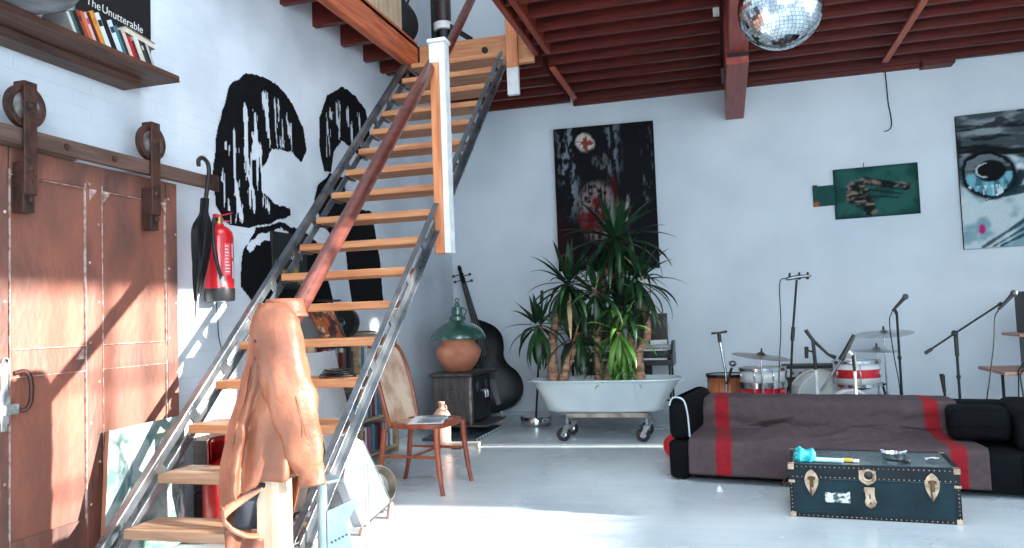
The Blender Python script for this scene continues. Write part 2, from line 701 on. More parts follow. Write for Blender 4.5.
# edge beam of the gallery strip along the left wall, carried on stub joists
struct(MB().b2((XS0 - 0.07, 3.9, ZJ - 0.02), (XS0, 6.95, ZD + 0.06)).build('gallery_edge_beam', wood('orange_beam', rgb(214, 112, 66), rgb(150, 62, 34), 'y', 0.45), bevel=0.008))
for y in (4.15, 4.62, 5.1, 5.58, 6.06, 6.5, 6.86):
    struct(MB().b2((XL, y - 0.03, ZJ - 0.02), (XS0 - 0.07, y + 0.03, ZD)).build('ceiling_joist', REDWOOD, bevel=0.004))
# main beam from the back wall towards the front: lower rear length, upper front length
BEAMM = wood('red_beam', rgb(164, 72, 58), rgb(128, 46, 36), 'y', 0.5)
struct(MB().b2((0.10, 6.75, 3.24), (0.29, YB, ZD)).build('main_beam', BEAMM, bevel=0.008))
struct(MB().b2((0.125, YM - 0.1, 3.33), (0.285, 6.75, ZD)).build('main_beam', BEAMM, bevel=0.008))
struct(MB().b2((0.115, 6.735, 3.30), (0.295, 6.765, 3.335)).build('beam_joint_plate', BLACK))
struct(MB().b2((0.015, 6.40, 3.56), (0.065, 6.45, 3.83)).build('trim_1', WHITEP, bevel=0.003))
BATTEN = wood('orange_batten', rgb(196, 92, 56), rgb(160, 64, 36), 'y', 0.5)
for x, y0, y1 in ((-1.545, 7.35, 8.5), (1.68, 5.2, 8.45)):
    struct(MB().b2((x - 0.03, y0, ZJ - 0.025), (x + 0.03, y1, ZJ)).build('ceiling_batten', BATTEN, bevel=0.003))
# ledger against the back wall, stepped at the right
struct(MB().b2((XS1, YB - 0.05, 3.58), (2.1, YB, 3.64)).build('wall_ledger', REDWOOD, bevel=0.004))
struct(MB().b2((2.06, YB - 0.16, 3.56), (2.36, YB, 3.62)).build('wall_ledger', REDWOOD, bevel=0.004))
# black junction boxes seen between two joists
for p in ((584, 42), (662, 34)):
    q = at(*p, 2, 3.72)
    struct(MB().box((q.x, q.y, 3.73), (0.07, 0.04, 0.07)).build('trim_2', BLACK, bevel=0.004))
# skirting along the back wall
struct(MB().b2((XL, YB - 0.015, 0), (XR, YB, 0.05)).build('baseboard_back', mat('skirting_paint', rgb(200, 206, 212), 0.6)))


# ------------------------------------------------------------------ staircase
PINE = wood('pine_tread', rgb(208, 148, 102), rgb(174, 106, 66), 'x', 0.5, bump=0.1)
WORN = wood('worn_tread', rgb(182, 148, 120), rgb(134, 96, 68), 'x', 0.55, bump=0.2)
PALEPINE = wood('pale_pine_post', rgb(240, 214, 186), rgb(220, 184, 150), 'z', 0.45)
ORANGEPOST = wood('orange_pine_post', rgb(214, 140, 92), rgb(180, 104, 62), 'z', 0.5)
RAILM = wood('mahogany_handrail', rgb(104, 50, 40), rgb(66, 28, 22), 'y', 0.36, coat=0.3)
STRINGERM = mat('worn_black_steel', rgb(112, 118, 124), 0.3, 0.8, rgb(150, 150, 152), 7, 0.42, 0.7, rvar=0.1, bump=0.05)
SX0, SX1, Y1, GO, RISE, NT = -2.80, -1.92, 3.05, 0.2305, 0.2125, 17
st = thing('staircase', 'steep open staircase with pine treads between black steel stringers', 'staircase', (-2.36, 3.05, 0))
for n in range(1, NT + 1):
    y, z = Y1 + GO * (n - 1), RISE * n
    d = 0.25 if n < 16 else 0.27
    b = MB().b2((SX0, y, z - 0.046), (SX1, y + d, z))
    b.build('tread', WORN if n <= 2 else PINE, st, bevel=0.004)
b = MB().b2((SX0, Y1 + GO * 17 - 0.0, 3.56), (XS1 - 0.04, Y1 + GO * 17 + 0.05, 3.86))
o = b.build('landing_riser', PINE, st, bevel=0.004)
MB().disc((-2.12, Y1 + GO * 17 - 0.001, 3.73), 0.03, 0.02, (0, -1, 0)).build('knot_plate', BLACK, o)
sl = math.atan2(RISE, GO)
dirv = Vector((0, math.cos(sl), math.sin(sl)))
nrm = Vector((0, math.sin(sl), -math.cos(sl)))      # downwards, off the nosing line
nose0 = Vector((0, Y1 + 0.0, RISE - 0.0))
for x in (SX0 - 0.03, SX1 + 0.03):
    b = MB()
    t0, t1 = -(RISE - 0.02) / math.sin(sl), 4.95
    for off, w in ((-0.005, 0.045), (0.085, 0.05)):
        p0 = nose0 + nrm * off
        k = (0.005 - p0.z) / dirv.z
        a = p0 + dirv * k
        e = p0 + dirv * t1
        a.x = e.x = x
        b.bar(a, e, 0.012, w, nrm)
        a2, e2 = a.copy(), e.copy()
        q = nrm * (w / 2 if off < 0.05 else -w / 2)
        sx = 0.016 if x > -2.3 else -0.016
        b.bar(a2 - q + Vector((sx, 0, 0)), e2 - q + Vector((sx, 0, 0)), 0.04, 0.007, nrm)
    for k in range(1, 13):
        c = nose0 + dirv * (0.36 * k) + nrm * 0.04
        c.x = x
        b.bar(c - nrm * 0.05, c + nrm * 0.05, 0.014, 0.06, dirv)
    sobj = b.build('stringer', STRINGERM, st, bevel=0.0015)
    for n in range(1, NT + 1):
        y, z = Y1 + GO * (n - 1), RISE * n
        xx = x + (0.02 if x < -2.3 else -0.02)
        MB().b2((min(x, xx) - 0.002, y + 0.03, z - 0.058), (max(x, xx) + 0.002, y + 0.2, z - 0.046)).build('tread_bracket', STRINGERM, st)
# newel posts: pale one at the foot, two-tone one hanging at mid height
NX, NY = -1.865, 2.87
MB().b2((NX - 0.053, NY - 0.053, 0), (NX + 0.053, NY + 0.053, 1.17)).build('newel_post', PALEPINE, st, bevel=0.006)
PX, PY = -1.83, 4.93
po = MB().b2((PX - 0.062, PY - 0.045, 1.60), (PX + 0.008, PY + 0.05, 2.92)).build('upper_newel_post', ORANGEPOST, st, bevel=0.004)
MB().b2((PX + 0.009, PY - 0.048, 1.60), (PX + 0.05, PY + 0.05, 3.06)).build('white_board', WHITEP, po, bevel=0.003)
MB().b2((PX - 0.064, PY - 0.047, 2.921), (PX + 0.008, PY + 0.05, 3.06)).build('white_board', WHITEP, po, bevel=0.003)
MB().b2((PX - 0.075, PY - 0.06, 3.061), (PX + 0.062, PY + 0.062, 3.09)).build('post_cap', WHITEP, po, bevel=0.008)
# handrails
h0, h1 = at(296, 313, 0, -1.85), at(432, 64, 0, -1.90)
dv = (h1 - h0).normalized()
MB().tube([h0 - dv * 0.12, h0, h1, h1 + dv * 0.03], [0.038, 0.04, 0.04, 0.034], 16).build('handrail', RAILM, st)
u0, u1 = at(446, 52, 0, -1.9), at(472, -2, 0, -1.9)
dv = (u1 - u0).normalized()
MB().tube([u0 - dv * 0.14, u0, u1, u1 + dv * 0.7], 0.036, 14).build('handrail', RAILM, st)
# hanging post beside the stair head: orange above, white below
hp = struct(MB().b2((-1.885, 6.87, 3.50), (-1.775, 6.925, 4.6)).build('stair_head_post', ORANGEPOST, bevel=0.004))
MB().b2((-1.885, 6.87, 3.24), (-1.775, 6.925, 3.499)).build('white_end', WHITEP, hp, bevel=0.004)


# ------------------------------------------------------------------ sliding door, rail
DOORM = mat('rusty_red_door_sheet', rgb(142, 86, 70), 0.55, 0.0, rgb(92, 64, 56), 3.2, 0.38, 0.7, (1, 1, 0.55), bump=0.25, bscale=30, detail=9, rvar=0.15)
DOORF = mat('door_frame_strip', rgb(134, 82, 68), 0.55, 0.0, rgb(88, 62, 56), 7, 0.4, 0.65, (1, 1, 0.4), bump=0.3, bscale=40, detail=8)
RUST = mat('rusted_iron', rgb(84, 52, 42), 0.6, 0.35, rgb(52, 36, 32), 14, 0.4, 0.65, bump=0.4, bscale=60, detail=8)
OLDRAIL = wood('weathered_rail', rgb(112, 84, 72), rgb(70, 50, 44), 'y', 0.6, bump=0.4)
SEAM = mat('worn_seam', rgb(196, 176, 168), 0.6, 0, rgb(150, 112, 98), 30, 0.4, 0.6)
XD = -3.085                                  # door face
DY0, DY1, DZ0, DZ1 = 1.9, 3.785, 0.03, 2.0
d = struct(MB().b2((XD - 0.045, DY0, DZ0), (XD, DY1, DZ1)).build('door_1', DOORM, bevel=0.004))
stiles = [DY0 + 0.06, 2.64, 3.17, DY1 - 0.045]
b = MB()
for y, w in zip(stiles, (0.12, 0.09, 0.10, 0.085)):
    b.b2((XD + 0.0005, y - w / 2, DZ0), (XD + 0.012, y + w / 2, DZ1 - 0.001))
b.build('frame_stile', DOORF, d, bevel=0.003)
b = MB()
for z, w in ((0.14, 0.2), (1.02, 0.12), (DZ1 - 0.06, 0.12)):
    for i in range(3):
        ya, yb = stiles[i] + 0.055, stiles[i + 1] - 0.05
        b.b2((XD + 0.0005, ya, z - w / 2), (XD + 0.009, yb, z + w / 2))
b.build('frame_rail', DOORF, d, bevel=0.003)
b = MB()                                     # pale worn lines where the sheets meet the frame
for i in range(1, 4):
    for s_ in (-1, 1):
        if i == 3 and s_ > 0: continue
        y = stiles[i] + s_ * 0.054
        b.b2((XD + 0.001, y - 0.002, 0.2), (XD + 0.0125, y + 0.002, 1.9))
for z in (0.96, 1.085, 1.875):
    b.b2((XD + 0.001, 2.70, z - 0.0015), (XD + 0.0098, 3.115, z + 0.0015))
    b.b2((XD + 0.001, 3.225, z - 0.0015), (XD + 0.0098, 3.69, z + 0.0015))
for (y, z, sy_, sz_) in ((3.14, 1.875, 1, -1), (3.69, 1.875, -1, -1), (3.23, 1.875, 1, -1), (3.1, 1.02, -1, 1)):
    b.prism([(0, 0), (0.05 * sy_, 0), (0, 0.06 * sz_)], (XD + 0.0125, y, z), (0, 1, 0), (0, 0, 1), 0.001)
b.build('worn_seam', SEAM, d)
b = MB()
for y in (stiles[1], stiles[2], stiles[3]):
    for k in range(9):
        b.ball((XD + 0.0125, y + 0.028 * (1 if k % 2 else -1), 0.3 + k * 0.2), (0.004, 0.008, 0.008), 8, 5)
b.build('rivet', SEAM, d)
# pull handle and latch plate
hz0, hz1, hy = 0.82, 0.98, 2.705
h = MB().tube(spline([(XD + 0.013, hy + 0.01, hz1), (XD + 0.035, hy + 0.045, hz1 + 0.005), (XD + 0.05, hy + 0.06, hz1 - 0.035), (XD + 0.05, hy + 0.06, hz0 + 0.035), (XD + 0.035, hy + 0.045, hz0 - 0.005), (XD + 0.013, hy + 0.01, hz0)]), 0.011, 10).build('handle', mat('dark_handle', rgb(70, 36, 30), 0.35, 0.2), d)
LATCH = mat('galvanised_latch', rgb(196, 200, 200), 0.4, 0.5, rgb(140, 140, 140), 20)
b = MB().prism([(-0.02, 0), (0.02, 0), (0.028, 0.1), (0.016, 0.16), (0.02, 0.27), (-0.02, 0.27), (-0.016, 0.16), (-0.028, 0.1)], (XD + 0.0125, 2.665, 0.76), (0, 1, 0), (0, 0, 1), 0.004)
b.b2((XD + 0.013, 2.6, 0.80), (XD + 0.035, 2.72, 0.845))
b.b2((XD + 0.013, 2.645, 0.73), (XD + 0.02, 2.675, 0.8))
b.lathe([(0.012, 0), (0.02, 0), (0.02, 0.012), (0.012, 0.012)], (XD + 0.012, 2.665, 1.035), 16, (1, 0, 0))
b.build('latch_plate', LATCH, d, bevel=0.002)
# hanger straps with their wheels running on the rail
ZR0, ZR1, XRAIL = 1.995, 2.085, -3.02
rail = struct(MB().b2((XRAIL - 0.035, 0.6, ZR0 + 0.01), (XRAIL, 4.06, ZR1)).build('trim_3', OLDRAIL, bevel=0.006))
MB().prism([(0, 0), (0.09, 0), (0.09, 0.1), (0, 0.1)], (XRAIL + 0.0005, 4.0, ZR0), (0, 1, 0), (0, 0, 1), 0.012).build('end_plate', RUST, rail, bevel=0.003)
b = MB()
for y in (1.2, 2.2, 2.95, 3.25, 4.04):
    b.lathe([(0, 0.014), (0.012, 0.012), (0.017, 0), (0.017, -0.002)], (XRAIL, y, 2.045), 14, (1, 0, 0))
b.build('bolt', RUST, rail)
MB().b2((XL, 1.0, 2.0), (XRAIL - 0.036, 3.05, 2.07)).build('backing_board', OLDRAIL, rail, bevel=0.004)
for y in (2.735, 3.53):
    s_ = MB()
    s_.b2((XRAIL + 0.01, y - 0.034, 1.78), (XRAIL + 0.022, y + 0.034, 2.29))
    s_.b2((XD + 0.012, y - 0.03, 1.70), (XRAIL + 0.0095, y + 0.03, 1.93))
    s_.b2((XRAIL - 0.045, y - 0.034, 2.275), (XRAIL + 0.022, y + 0.034, 2.30))
    for z in (1.76, 1.9, 2.19):
        s_.lathe([(0, 0.012), (0.01, 0.011), (0.015, 0)], (XRAIL + 0.022, y, z), 12, (1, 0, 0))
    so = s_.build('hanger_strap', RUST, d, bevel=0.004)
    w = MB().lathe([(0.03, -0.012), (0.03, 0.012), (0.07, 0.009), (0.078, 0.016), (0.1, 0.016), (0.102, 0.0), (0.1, -0.016), (0.078, -0.016), (0.07, -0.009), (0.03, -0.012)], (XRAIL - 0.014, y, 2.188), 32, (1, 0, 0))
    wo = w.build('roller_wheel', RUST, d)
    MB().lathe([(0, 0.0135), (0.02, 0.0135), (0.068, 0.0115), (0.068, 0.006)], (XRAIL - 0.014, y, 2.188), 24, (1, 0, 0)).build('wheel_hub', mat('pale_hub', rgb(150, 146, 142), 0.5, 0.4, rgb(84, 70, 64), 20), wo)

# ------------------------------------------------------------------ umbrella hooked on the rail end
UM = mat('umbrella_cloth', rgb(15, 15, 20), 0.6, c2=rgb(8, 8, 11), scale=8, spec=0.25)
ux_, uy_ = -3.03, 3.90
um = thing('umbrella', 'furled black umbrella hooked by its curved handle over the door rail', 'umbrella', (ux_, uy_, 1.2))
ax = -2.985
MB().tube(spline([(ax + 0.01, uy_ - 0.045, 2.115), (ax + 0.002, uy_ - 0.035, 2.15), (ax, uy_ + 0.0, 2.172), (ax, uy_ + 0.045, 2.155), (ax, uy_ + 0.062, 2.11), (ax, uy_ + 0.05, 2.03), (ax, uy_ + 0.03, 1.93)]), 0.013, 10).build('handle', PLASTIC, um)


def folded(u, v):
    th = 2 * math.pi * u
    z = 1.93 - v * 0.62
    r = 0.030 if v < 0.12 else (0.030 + (0.072 - 0.030) * sm(0.12, 0.3, v) if v < 0.34 else 0.072 * (1 - 0.8 * ((v - 0.34) / 0.66) ** 1.1))
    r *= 1 + 0.22 * math.sin(4 * th + 5 * v) + 0.1 * math.sin(9 * th - 3 * v)
    c = v * 0.09
    return (ax - 0.005 + r * math.cos(th) * 0.6, uy_ + 0.03 - c + r * math.sin(th), z)


MB().surf(folded, 40, 30, loop=True).build('canopy', UM, um)
MB().tube([(ax - 0.005, uy_ - 0.052, 1.35), (ax - 0.005, uy_ - 0.072, 1.2)], [0.014, 0.007], 10).build('tip', STEEL, um)

# ------------------------------------------------------------------ fire extinguisher with its cable below
RED = mat('extinguisher_red', rgb(206, 20, 32), 0.28, c2=rgb(188, 14, 26), scale=3, coat=0.6)
ex, ey, ez = -3.065, 4.155, 1.315
fe = thing('fire_extinguisher', 'red fire extinguisher hanging on the white brick wall beside the umbrella', 'fire extinguisher', (ex, ey, ez))
MB().lathe([(0.0, 0.05), (0.088, 0.05), (0.088, 0.40), (0.082, 0.435), (0.06, 0.462), (0.032, 0.478), (0.03, 0.49)], (ex, ey, ez), 36).build('cylinder', RED, fe)
MB().lathe([(0.0, 0), (0.086, 0), (0.092, 0.008), (0.092, 0.078), (0.089, 0.08), (0.089, 0.05), (0, 0.05)], (ex, ey, ez), 36).build('base_boot', PLASTIC, fe)
b = MB().lathe([(0.0, 0.49), (0.024, 0.49), (0.024, 0.53), (0.014, 0.535), (0, 0.535)], (ex, ey, ez), 18)
hd = b.build('valve', mat('brass_valve', rgb(176, 150, 96), 0.35, 0.8), fe)
b = MB()
b.bar((ex + 0.0, ey - 0.02, ez + 0.535), (ex + 0.04, ey + 0.08, ez + 0.565), 0.024, 0.008)
b.bar((ex, ey - 0.02, ez + 0.51), (ex + 0.035, ey + 0.07, ez + 0.512), 0.02, 0.008)
b.b2((ex - 0.014, ey - 0.04, ez + 0.505), (ex + 0.014, ey - 0.015, ez + 0.55))
b.build('lever', RED, hd, bevel=0.002)
MB().tube(spline([(ex + 0.01, ey - 0.03, ez + 0.515), (ex + 0.04, ey - 0.10, ez + 0.50), (ex + 0.05, ey - 0.125, ez + 0.40), (ex + 0.06, ey - 0.11, ez + 0.25), (ex + 0.07, ey - 0.07, ez + 0.13)]), 0.012, 10).build('hose', PLASTIC, fe)
MB().tube([(ex + 0.07, ey - 0.072, ez + 0.15), (ex + 0.076, ey - 0.06, ez + 0.09)], [0.014, 0.018], 10).build('nozzle', mat('pale_nozzle', rgb(190, 190, 190), 0.5), fe)
LBL = mat('label_print', rgb(232, 226, 226), 0.4)


def cylpatch(a0, a1, z0, z1, r, n=10):
    b_ = MB()
    b_.surf(lambda u, v: (ex + r * math.cos(a0 + (a1 - a0) * u), ey + r * math.sin(a0 + (a1 - a0) * u), ez + z0 + (z1 - z0) * v), n, 1)
    return b_


lb = cylpatch(-0.55, -0.1, 0.16, 0.36, 0.0885)
lb.build('label_panel', mat('label_red', rgb(228, 90, 100), 0.4), fe)
b = MB()
rr = random.Random(4)
for k in range(9):
    z = 0.345 - k * 0.02
    q = cylpatch(-0.52, -0.52 + rr.uniform(0.2, 0.4), z - 0.006, z, 0.0890, 6)
    b.add(q.v, q.f)
for a_, z0, z1, w in ((0.06, 0.27, 0.36, 0.12), (0.1, 0.14, 0.25, 0.2)):
    q = cylpatch(a_, a_ + w, z0, z1, 0.0890, 5)
    b.add(q.v, q.f)
b.build('printed_text', LBL, fe)
wl = thing('hanging_cable', 'thin black cable hanging down the wall below the fire extinguisher', 'cable', (XL + 0.01, 4.27, 0.9))
MB().tube(spline([(XL + 0.008, 4.25, 1.34), (XL + 0.008, 4.262, 1.22), (XL + 0.008, 4.27, 1.1), (XL + 0.008, 4.30, 1.0), (XL + 0.008, 4.315, 0.95)]), 0.003, 6).build('cord', BLACK, wl)
MB().tube([(XL + 0.01, 4.31, 0.96), (XL + 0.012, 4.33, 0.925)], [0.012, 0.016], 10).build('plug', BLACK, wl)

# ------------------------------------------------------------------ painted figures on the brick: loose black brushwork
ms = 0.0085
my0, my1, mz0, mz1 = 4.02, 7.0, 1.0, 3.35


def U(pts):
    return [tuple(at(px, py, 0, XL + 0.003)[1:]) for px, py in pts]


DOME1 = U([(216, 206), (213, 180), (216, 140), (222, 108), (231, 84), (246, 73), (262, 75), (279, 87), (294, 106), (303, 128), (307, 150), (301, 163), (291, 152), (272, 150), (262, 168), (262, 190), (274, 203), (290, 207), (291, 214), (270, 224), (246, 229), (225, 222)])
BODY1 = U([(243, 250), (256, 229), (280, 223), (305, 230), (323, 250), (333, 304), (252, 304), (240, 285)])
DOME2 = U([(320, 150), (320, 118), (327, 95), (341, 87), (355, 94), (366, 112), (371, 140), (366, 160), (352, 150), (341, 140), (334, 152), (331, 172), (324, 170)])
BODY2 = U([(318, 185), (330, 172), (343, 178), (348, 205), (372, 212), (380, 260), (384, 304), (352, 304), (345, 250), (322, 224), (314, 200)])
STREAK1 = [U(q) for q in ([(238, 130), (234, 165), (240, 215)], [(247, 110), (246, 150), (255, 205)], [(256, 118), (257, 160), (266, 205)], [(228, 150), (226, 190), (233, 215)], [(266, 100), (268, 120), (270, 140)], [(276, 106), (279, 125), (281, 145)], [(287, 118), (290, 132), (292, 148)])]
STREAK2 = [U(q) for q in ([(330, 112), (328, 130), (327, 150)], [(338, 106), (338, 120), (339, 134)], [(348, 110), (350, 125), (352, 142)], [(358, 118), (361, 132), (363, 150)])]
ARC = U([(250, 246), (264, 236), (282, 233), (300, 240)])


def inkat(y, z):
    n1, n2, n3 = fb(y * 9, z * 5), fb(y * 30 + 5, z * 6 + 2), fb(y * 42 + 9, z * 5 + 4)
    wy, wz = y + 0.035 * (n1 - 0.5), z + 0.05 * (fb(y * 7 + 3, z * 9) - 0.5)
    if inpoly(wy, wz, DOME1):
        for s_ in STREAK1:
            dd = min(seg(wy, wz, *s_[0], *s_[1]), seg(wy, wz, *s_[1], *s_[2]))
            if dd < 0.06 and n3 > 0.47 + dd * 3.2: return False
        return True
    if inpoly(wy, wz, DOME2):
        for s_ in STREAK2:
            dd = min(seg(wy, wz, *s_[0], *s_[1]), seg(wy, wz, *s_[1], *s_[2]))
            if dd < 0.05 and n3 > 0.47 + dd * 3.6: return False
        return True
    if inpoly(wy, wz, BODY1):
        dd = min(seg(wy, wz, *ARC[i], *ARC[i + 1]) for i in range(3))
        return dd > 0.04 * (n2 + 0.2)
    if inpoly(wy, wz, BODY2):
        return True
    return False


b = MB()
ny, nz_ = int((my1 - my0) / ms), int((mz1 - mz0) / ms)
ink = [[inkat(my0 + (i + .5) * ms, mz0 + (j + .5) * ms) for j in range(nz_)] for i in range(ny)]
vid = {}


def vtx(i, j):
    if (i, j) not in vid:
        vid[(i, j)] = len(b.v)
        b.v.append(Vector((XL + 0.003, my0 + i * ms, mz0 + j * ms)))
    return vid[(i, j)]


for i in range(ny):
    j = 0
    while j < nz_:
        if ink[i][j]:
            j1 = j
            while j1 < nz_ and ink[i][j1]: j1 += 1
            for k in range(j, j1):
                b.f.append((vtx(i, k), vtx(i + 1, k), vtx(i + 1, k + 1), vtx(i, k + 1)))
            j = j1
        j += 1
b.keep_normals = True
mu = b.build('wall_mural', mat('mural_black', rgb(14, 14, 17), 0.7, c2=rgb(20, 20, 22), scale=20, bump=0.2, bscale=60, spec=0.1), flat=True)
tag(mu, 'black brush-painted mural of two rounded streaked forms on the white brick wall', 'mural')

# ------------------------------------------------------------------ high shelf with books
SHW = wood('dark_shelf_board', rgb(92, 56, 44), rgb(58, 34, 28), 'y', 0.5, bump=0.3)
SHB = wood('shelf_batten', rgb(96, 66, 54), rgb(56, 38, 32), 'y', 0.6, bump=0.3)
zs = 2.57
sh = thing('wall_shelf', 'dark plank bookshelf high on the white brick wall above the sliding door', 'shelf', (-3.03, 2.7, zs - 0.03))
MB().b2((XL, 1.2, zs - 0.03), (-2.895, 3.60, zs)).build('shelf_board', SHW, sh, bevel=0.003)
MB().b2((XL, 1.2, zs - 0.032), (-2.893, 3.601, zs - 0.036 + 0.0)).build('plank_edge', SHB, sh)
MB().b2((XL, 1.3, zs - 0.085), (-3.05, 3.48, zs - 0.037)).build('batten', SHB, sh, bevel=0.004)

BCOL = {}


def bookmat(c):
    k = tuple(c)
    if k not in BCOL:
        BCOL[k] = mat('book_cover_%d' % len(BCOL), rgb(*c), 0.5, c2=tuple(x * 0.8 for x in rgb(*c)), scale=12)
    return BCOL[k]


PAGES = mat('page_edges', rgb(224, 214, 196), 0.8, c2=rgb(196, 184, 164), scale=40, stretch=(1, 1, 12))
GBOOK = 'books on the high wall shelf'


def book(x_spine, y, z, w, h, dep, c, label, group, lean=0.0, facing=(1, 0, 0), mark=None):
    """Book standing with its spine towards `facing`, leaning sideways by `lean` radians."""
    fx = Vector(facing)
    sx = Vector((0, 0, 1)).cross(fx)              # along the row
    root = thing('book', label, 'book', (x_spine, y, z), 0, group)
    o_ = Vector((x_spine, y, z))
    ca, sa = math.cos(lean), math.sin(lean)
    U_ = sx * ca + Vector((0, 0, 1)) * -sa
    V_ = sx * sa + Vector((0, 0, 1)) * ca
    if lean < 0: o_ = o_ + Vector((0, 0, 1)) * 0.0
    lift = max(0, U_.z * w) if U_.z < 0 else 0
    o_ = o_ + Vector((0, 0, 1)) * (max(0.0, -U_.z * w) + 0.0008)
    q = Matrix((U_, -fx, V_)).transposed()

    def bx(a0, a1, d0, d1, v0, v1, mb):
        c_ = o_ + U_ * ((a0 + a1) / 2) - fx * ((d0 + d1) / 2) + V_ * ((v0 + v1) / 2)
        mb.box(c_, (a1 - a0, d1 - d0, v1 - v0), q)
    mb = MB()
    bx(0, w, 0, 0.003, 0, h, mb); bx(0, 0.002, 0.003, dep, 0, h, mb); bx(w - 0.002, w, 0.003, dep, 0, h, mb)
    mb.build('cover', bookmat(c), root)
    mb = MB()
    bx(0.002, w - 0.002, 0.0031, dep - 0.003, 0.003, h - 0.003, mb)
    mb.build('page_block', PAGES, root)
    if mark:
        mb = MB()
        bx(0.002, w - 0.002, -0.0006, 0.0, h * 0.62, h * 0.8, mb)
        mb.build('spine_label', bookmat(mark), root)
    return root


# (from, width, height, colour, mark, label)
hb = [
    (2.915, .020, .17, (214, 210, 202), None, 'low white book against the grey bowl, leftmost of the visible row on the high shelf'),
    (2.936, .022, .19, (64, 92, 84), None, 'dark green book beside the low white one near the grey bowl'),
    (2.960, .024, .20, (20, 26, 28), None, 'black book between the dark green and orange-red books on the high shelf'),
    (2.986, .022, .22, (168, 74, 46), (120, 40, 30), 'rust-red book just right of the black one on the high shelf'),
    (3.010, .022, .225, (206, 104, 56), None, 'orange book between the rust-red and red-and-white books on the high shelf'),
    (3.034, .020, .23, (210, 180, 178), (190, 60, 70), 'pinkish white book with red spine marks on the high shelf'),
    (3.056, .022, .235, (92, 24, 34), None, 'dark maroon book left of the tall amber book'),
    (3.080, .032, .265, (218, 142, 44), (200, 120, 30), 'thick amber-yellow book on the high shelf'),
    (3.115, .034, .27, (214, 218, 220), (30, 30, 32), 'tall white book with a black spine mark right of the amber book'),
    (3.153, .034, .255, (16, 18, 20), None, 'tall black book between the two white books on the high shelf'),
    (3.190, .036, .255, (206, 214, 222), (40, 52, 66), 'tall pale blue-white book right of the tall black one'),
    (3.230, .020, .235, (54, 110, 126), None, 'teal book right of the pale blue-white book'),
    (3.253, .018, .215, (46, 40, 42), None, 'thin dark book between the teal and cream-pink books'),
    (3.274, .026, .205, (214, 186, 168), None, 'cream-pink book left of the bright red book'),
    (3.303, .026, .19, (176, 24, 38), None, 'bright red book on the high shelf'),
    (3.332, .016, .17, (70, 34, 28), None, 'thin brown book right of the bright red one'),
    (3.352, .036, .215, (206, 200, 186), None, 'thick ivory book leaning right of the red and brown books'),
    (3.392, .020, .20, (60, 58, 54), (190, 180, 160), 'dark grey book with a pale label near the shelf end'),
    (3.415, .020, .20, (34, 32, 32), None, 'black book last but two at the right shelf end'),
    (3.438, .018, .195, (178, 176, 176), None, 'light grey book at the right end of the high shelf'),
]
for y, w, h, c, mk, lab in hb:
    book(-2.93, y, zs, w * 0.85, h * 0.64, 0.15, c, lab, GBOOK, lean=-0.5, mark=mk)
fl = thing('book', 'beige book lying flat on top of the leaning books at the right of the shelf', 'book', (-3.02, 3.38, 2.69), 0, GBOOK)
q = Matrix.Rotation(-0.10, 3, 'X')
MB().box((-3.02, 3.36, zs + 0.142), (0.14, 0.21, 0.03), q).build('page_block', PAGES, fl)
b = MB(); b.box((-3.018, 3.3612, zs + 0.1585), (0.15, 0.215, 0.003), q); b.box((-3.018, 3.358, zs + 0.1255), (0.15, 0.215, 0.003), q)
b.build('cover', bookmat((150, 128, 112)), fl)
# black record sleeve behind the books
rs = thing('record_sleeve', 'black record sleeve with white lettering standing behind the shelf books', 'record sleeve', (-3.14, 3.3, zs))
sx0_, sx1_ = 3.13, 3.70
qd = Vector((0, 1, 0))
MB().b2((-3.145, sx0_, zs + 0.001), (-3.137, sx1_ - 0.04, zs + 0.62)).build('card', mat('black_card', rgb(14, 14, 16), 0.5), rs)
WPR = mat('white_print', rgb(226, 224, 220), 0.5)
letters('The', (-3.1365, 3.19, 2.865), (0, 1, -0.05), (0, 0.05, 1), 0.062, 0.0004, 'title_lettering', WPR, rs)
letters('Unutterable', (-3.1365, 3.295, 2.860), (0, 1, -0.05), (0, 0.05, 1), 0.062, 0.0004, 'title_lettering', WPR, rs)
# rounded grey vessel at the end of the shelf
gv = thing('bowl', 'big rounded weathered grey bowl sitting at the left of the high shelf', 'bowl', (-2.93, 2.58, zs))
GREYB = mat('weathered_grey', rgb(150, 156, 160), 0.5, 0.3, rgb(84, 92, 98), 6, 0.35, 0.65, bump=0.3, bscale=30, detail=8)
MB().lathe([(0.0, 0.001), (0.13, 0.001), (0.20, 0.012), (0.255, 0.04), (0.285, 0.085), (0.298, 0.15), (0.295, 0.27), (0.287, 0.271), (0.285, 0.15), (0.22, 0.05), (0.0, 0.02)], (-2.865, 2.50, zs), 40).build('body', GREYB, gv)
MB().lathe([(0.293, 0.262), (0.303, 0.265), (0.304, 0.275), (0.295, 0.283), (0.284, 0.275)], (-2.865, 2.50, zs), 40).build('rim', GREYB, gv)


# ------------------------------------------------------------------ leather jacket hung over the newel post
LEATH = mat('tan_leather', rgb(150, 92, 66), 0.48, 0, rgb(104, 58, 41), 5, 0.35, 0.7, bump=0.18, bscale=45, detail=7, rvar=0.08)
LINING = mat('jacket_lining', rgb(20, 22, 30), 0.5, c2=rgb(34, 38, 50), scale=12)
FACING = mat('pale_facing', rgb(182, 126, 98), 0.55, c2=rgb(156, 100, 76), scale=8, bump=0.15, bscale=40)
jk = thing('leather_jacket', 'tan leather jacket slung over the foot post of the staircase', 'jacket', (NX, NY, 1.0))
AJ = R(33)
UJ, WJ = Vector((math.cos(AJ), math.sin(AJ), 0)), Vector((math.sin(AJ), -math.cos(AJ), 0))   # right, towards viewer
JC = Vector((NX, NY, 0))


def jp(u, w, z):
    return JC + UJ * u + WJ * w + Vector((0, 0, z))


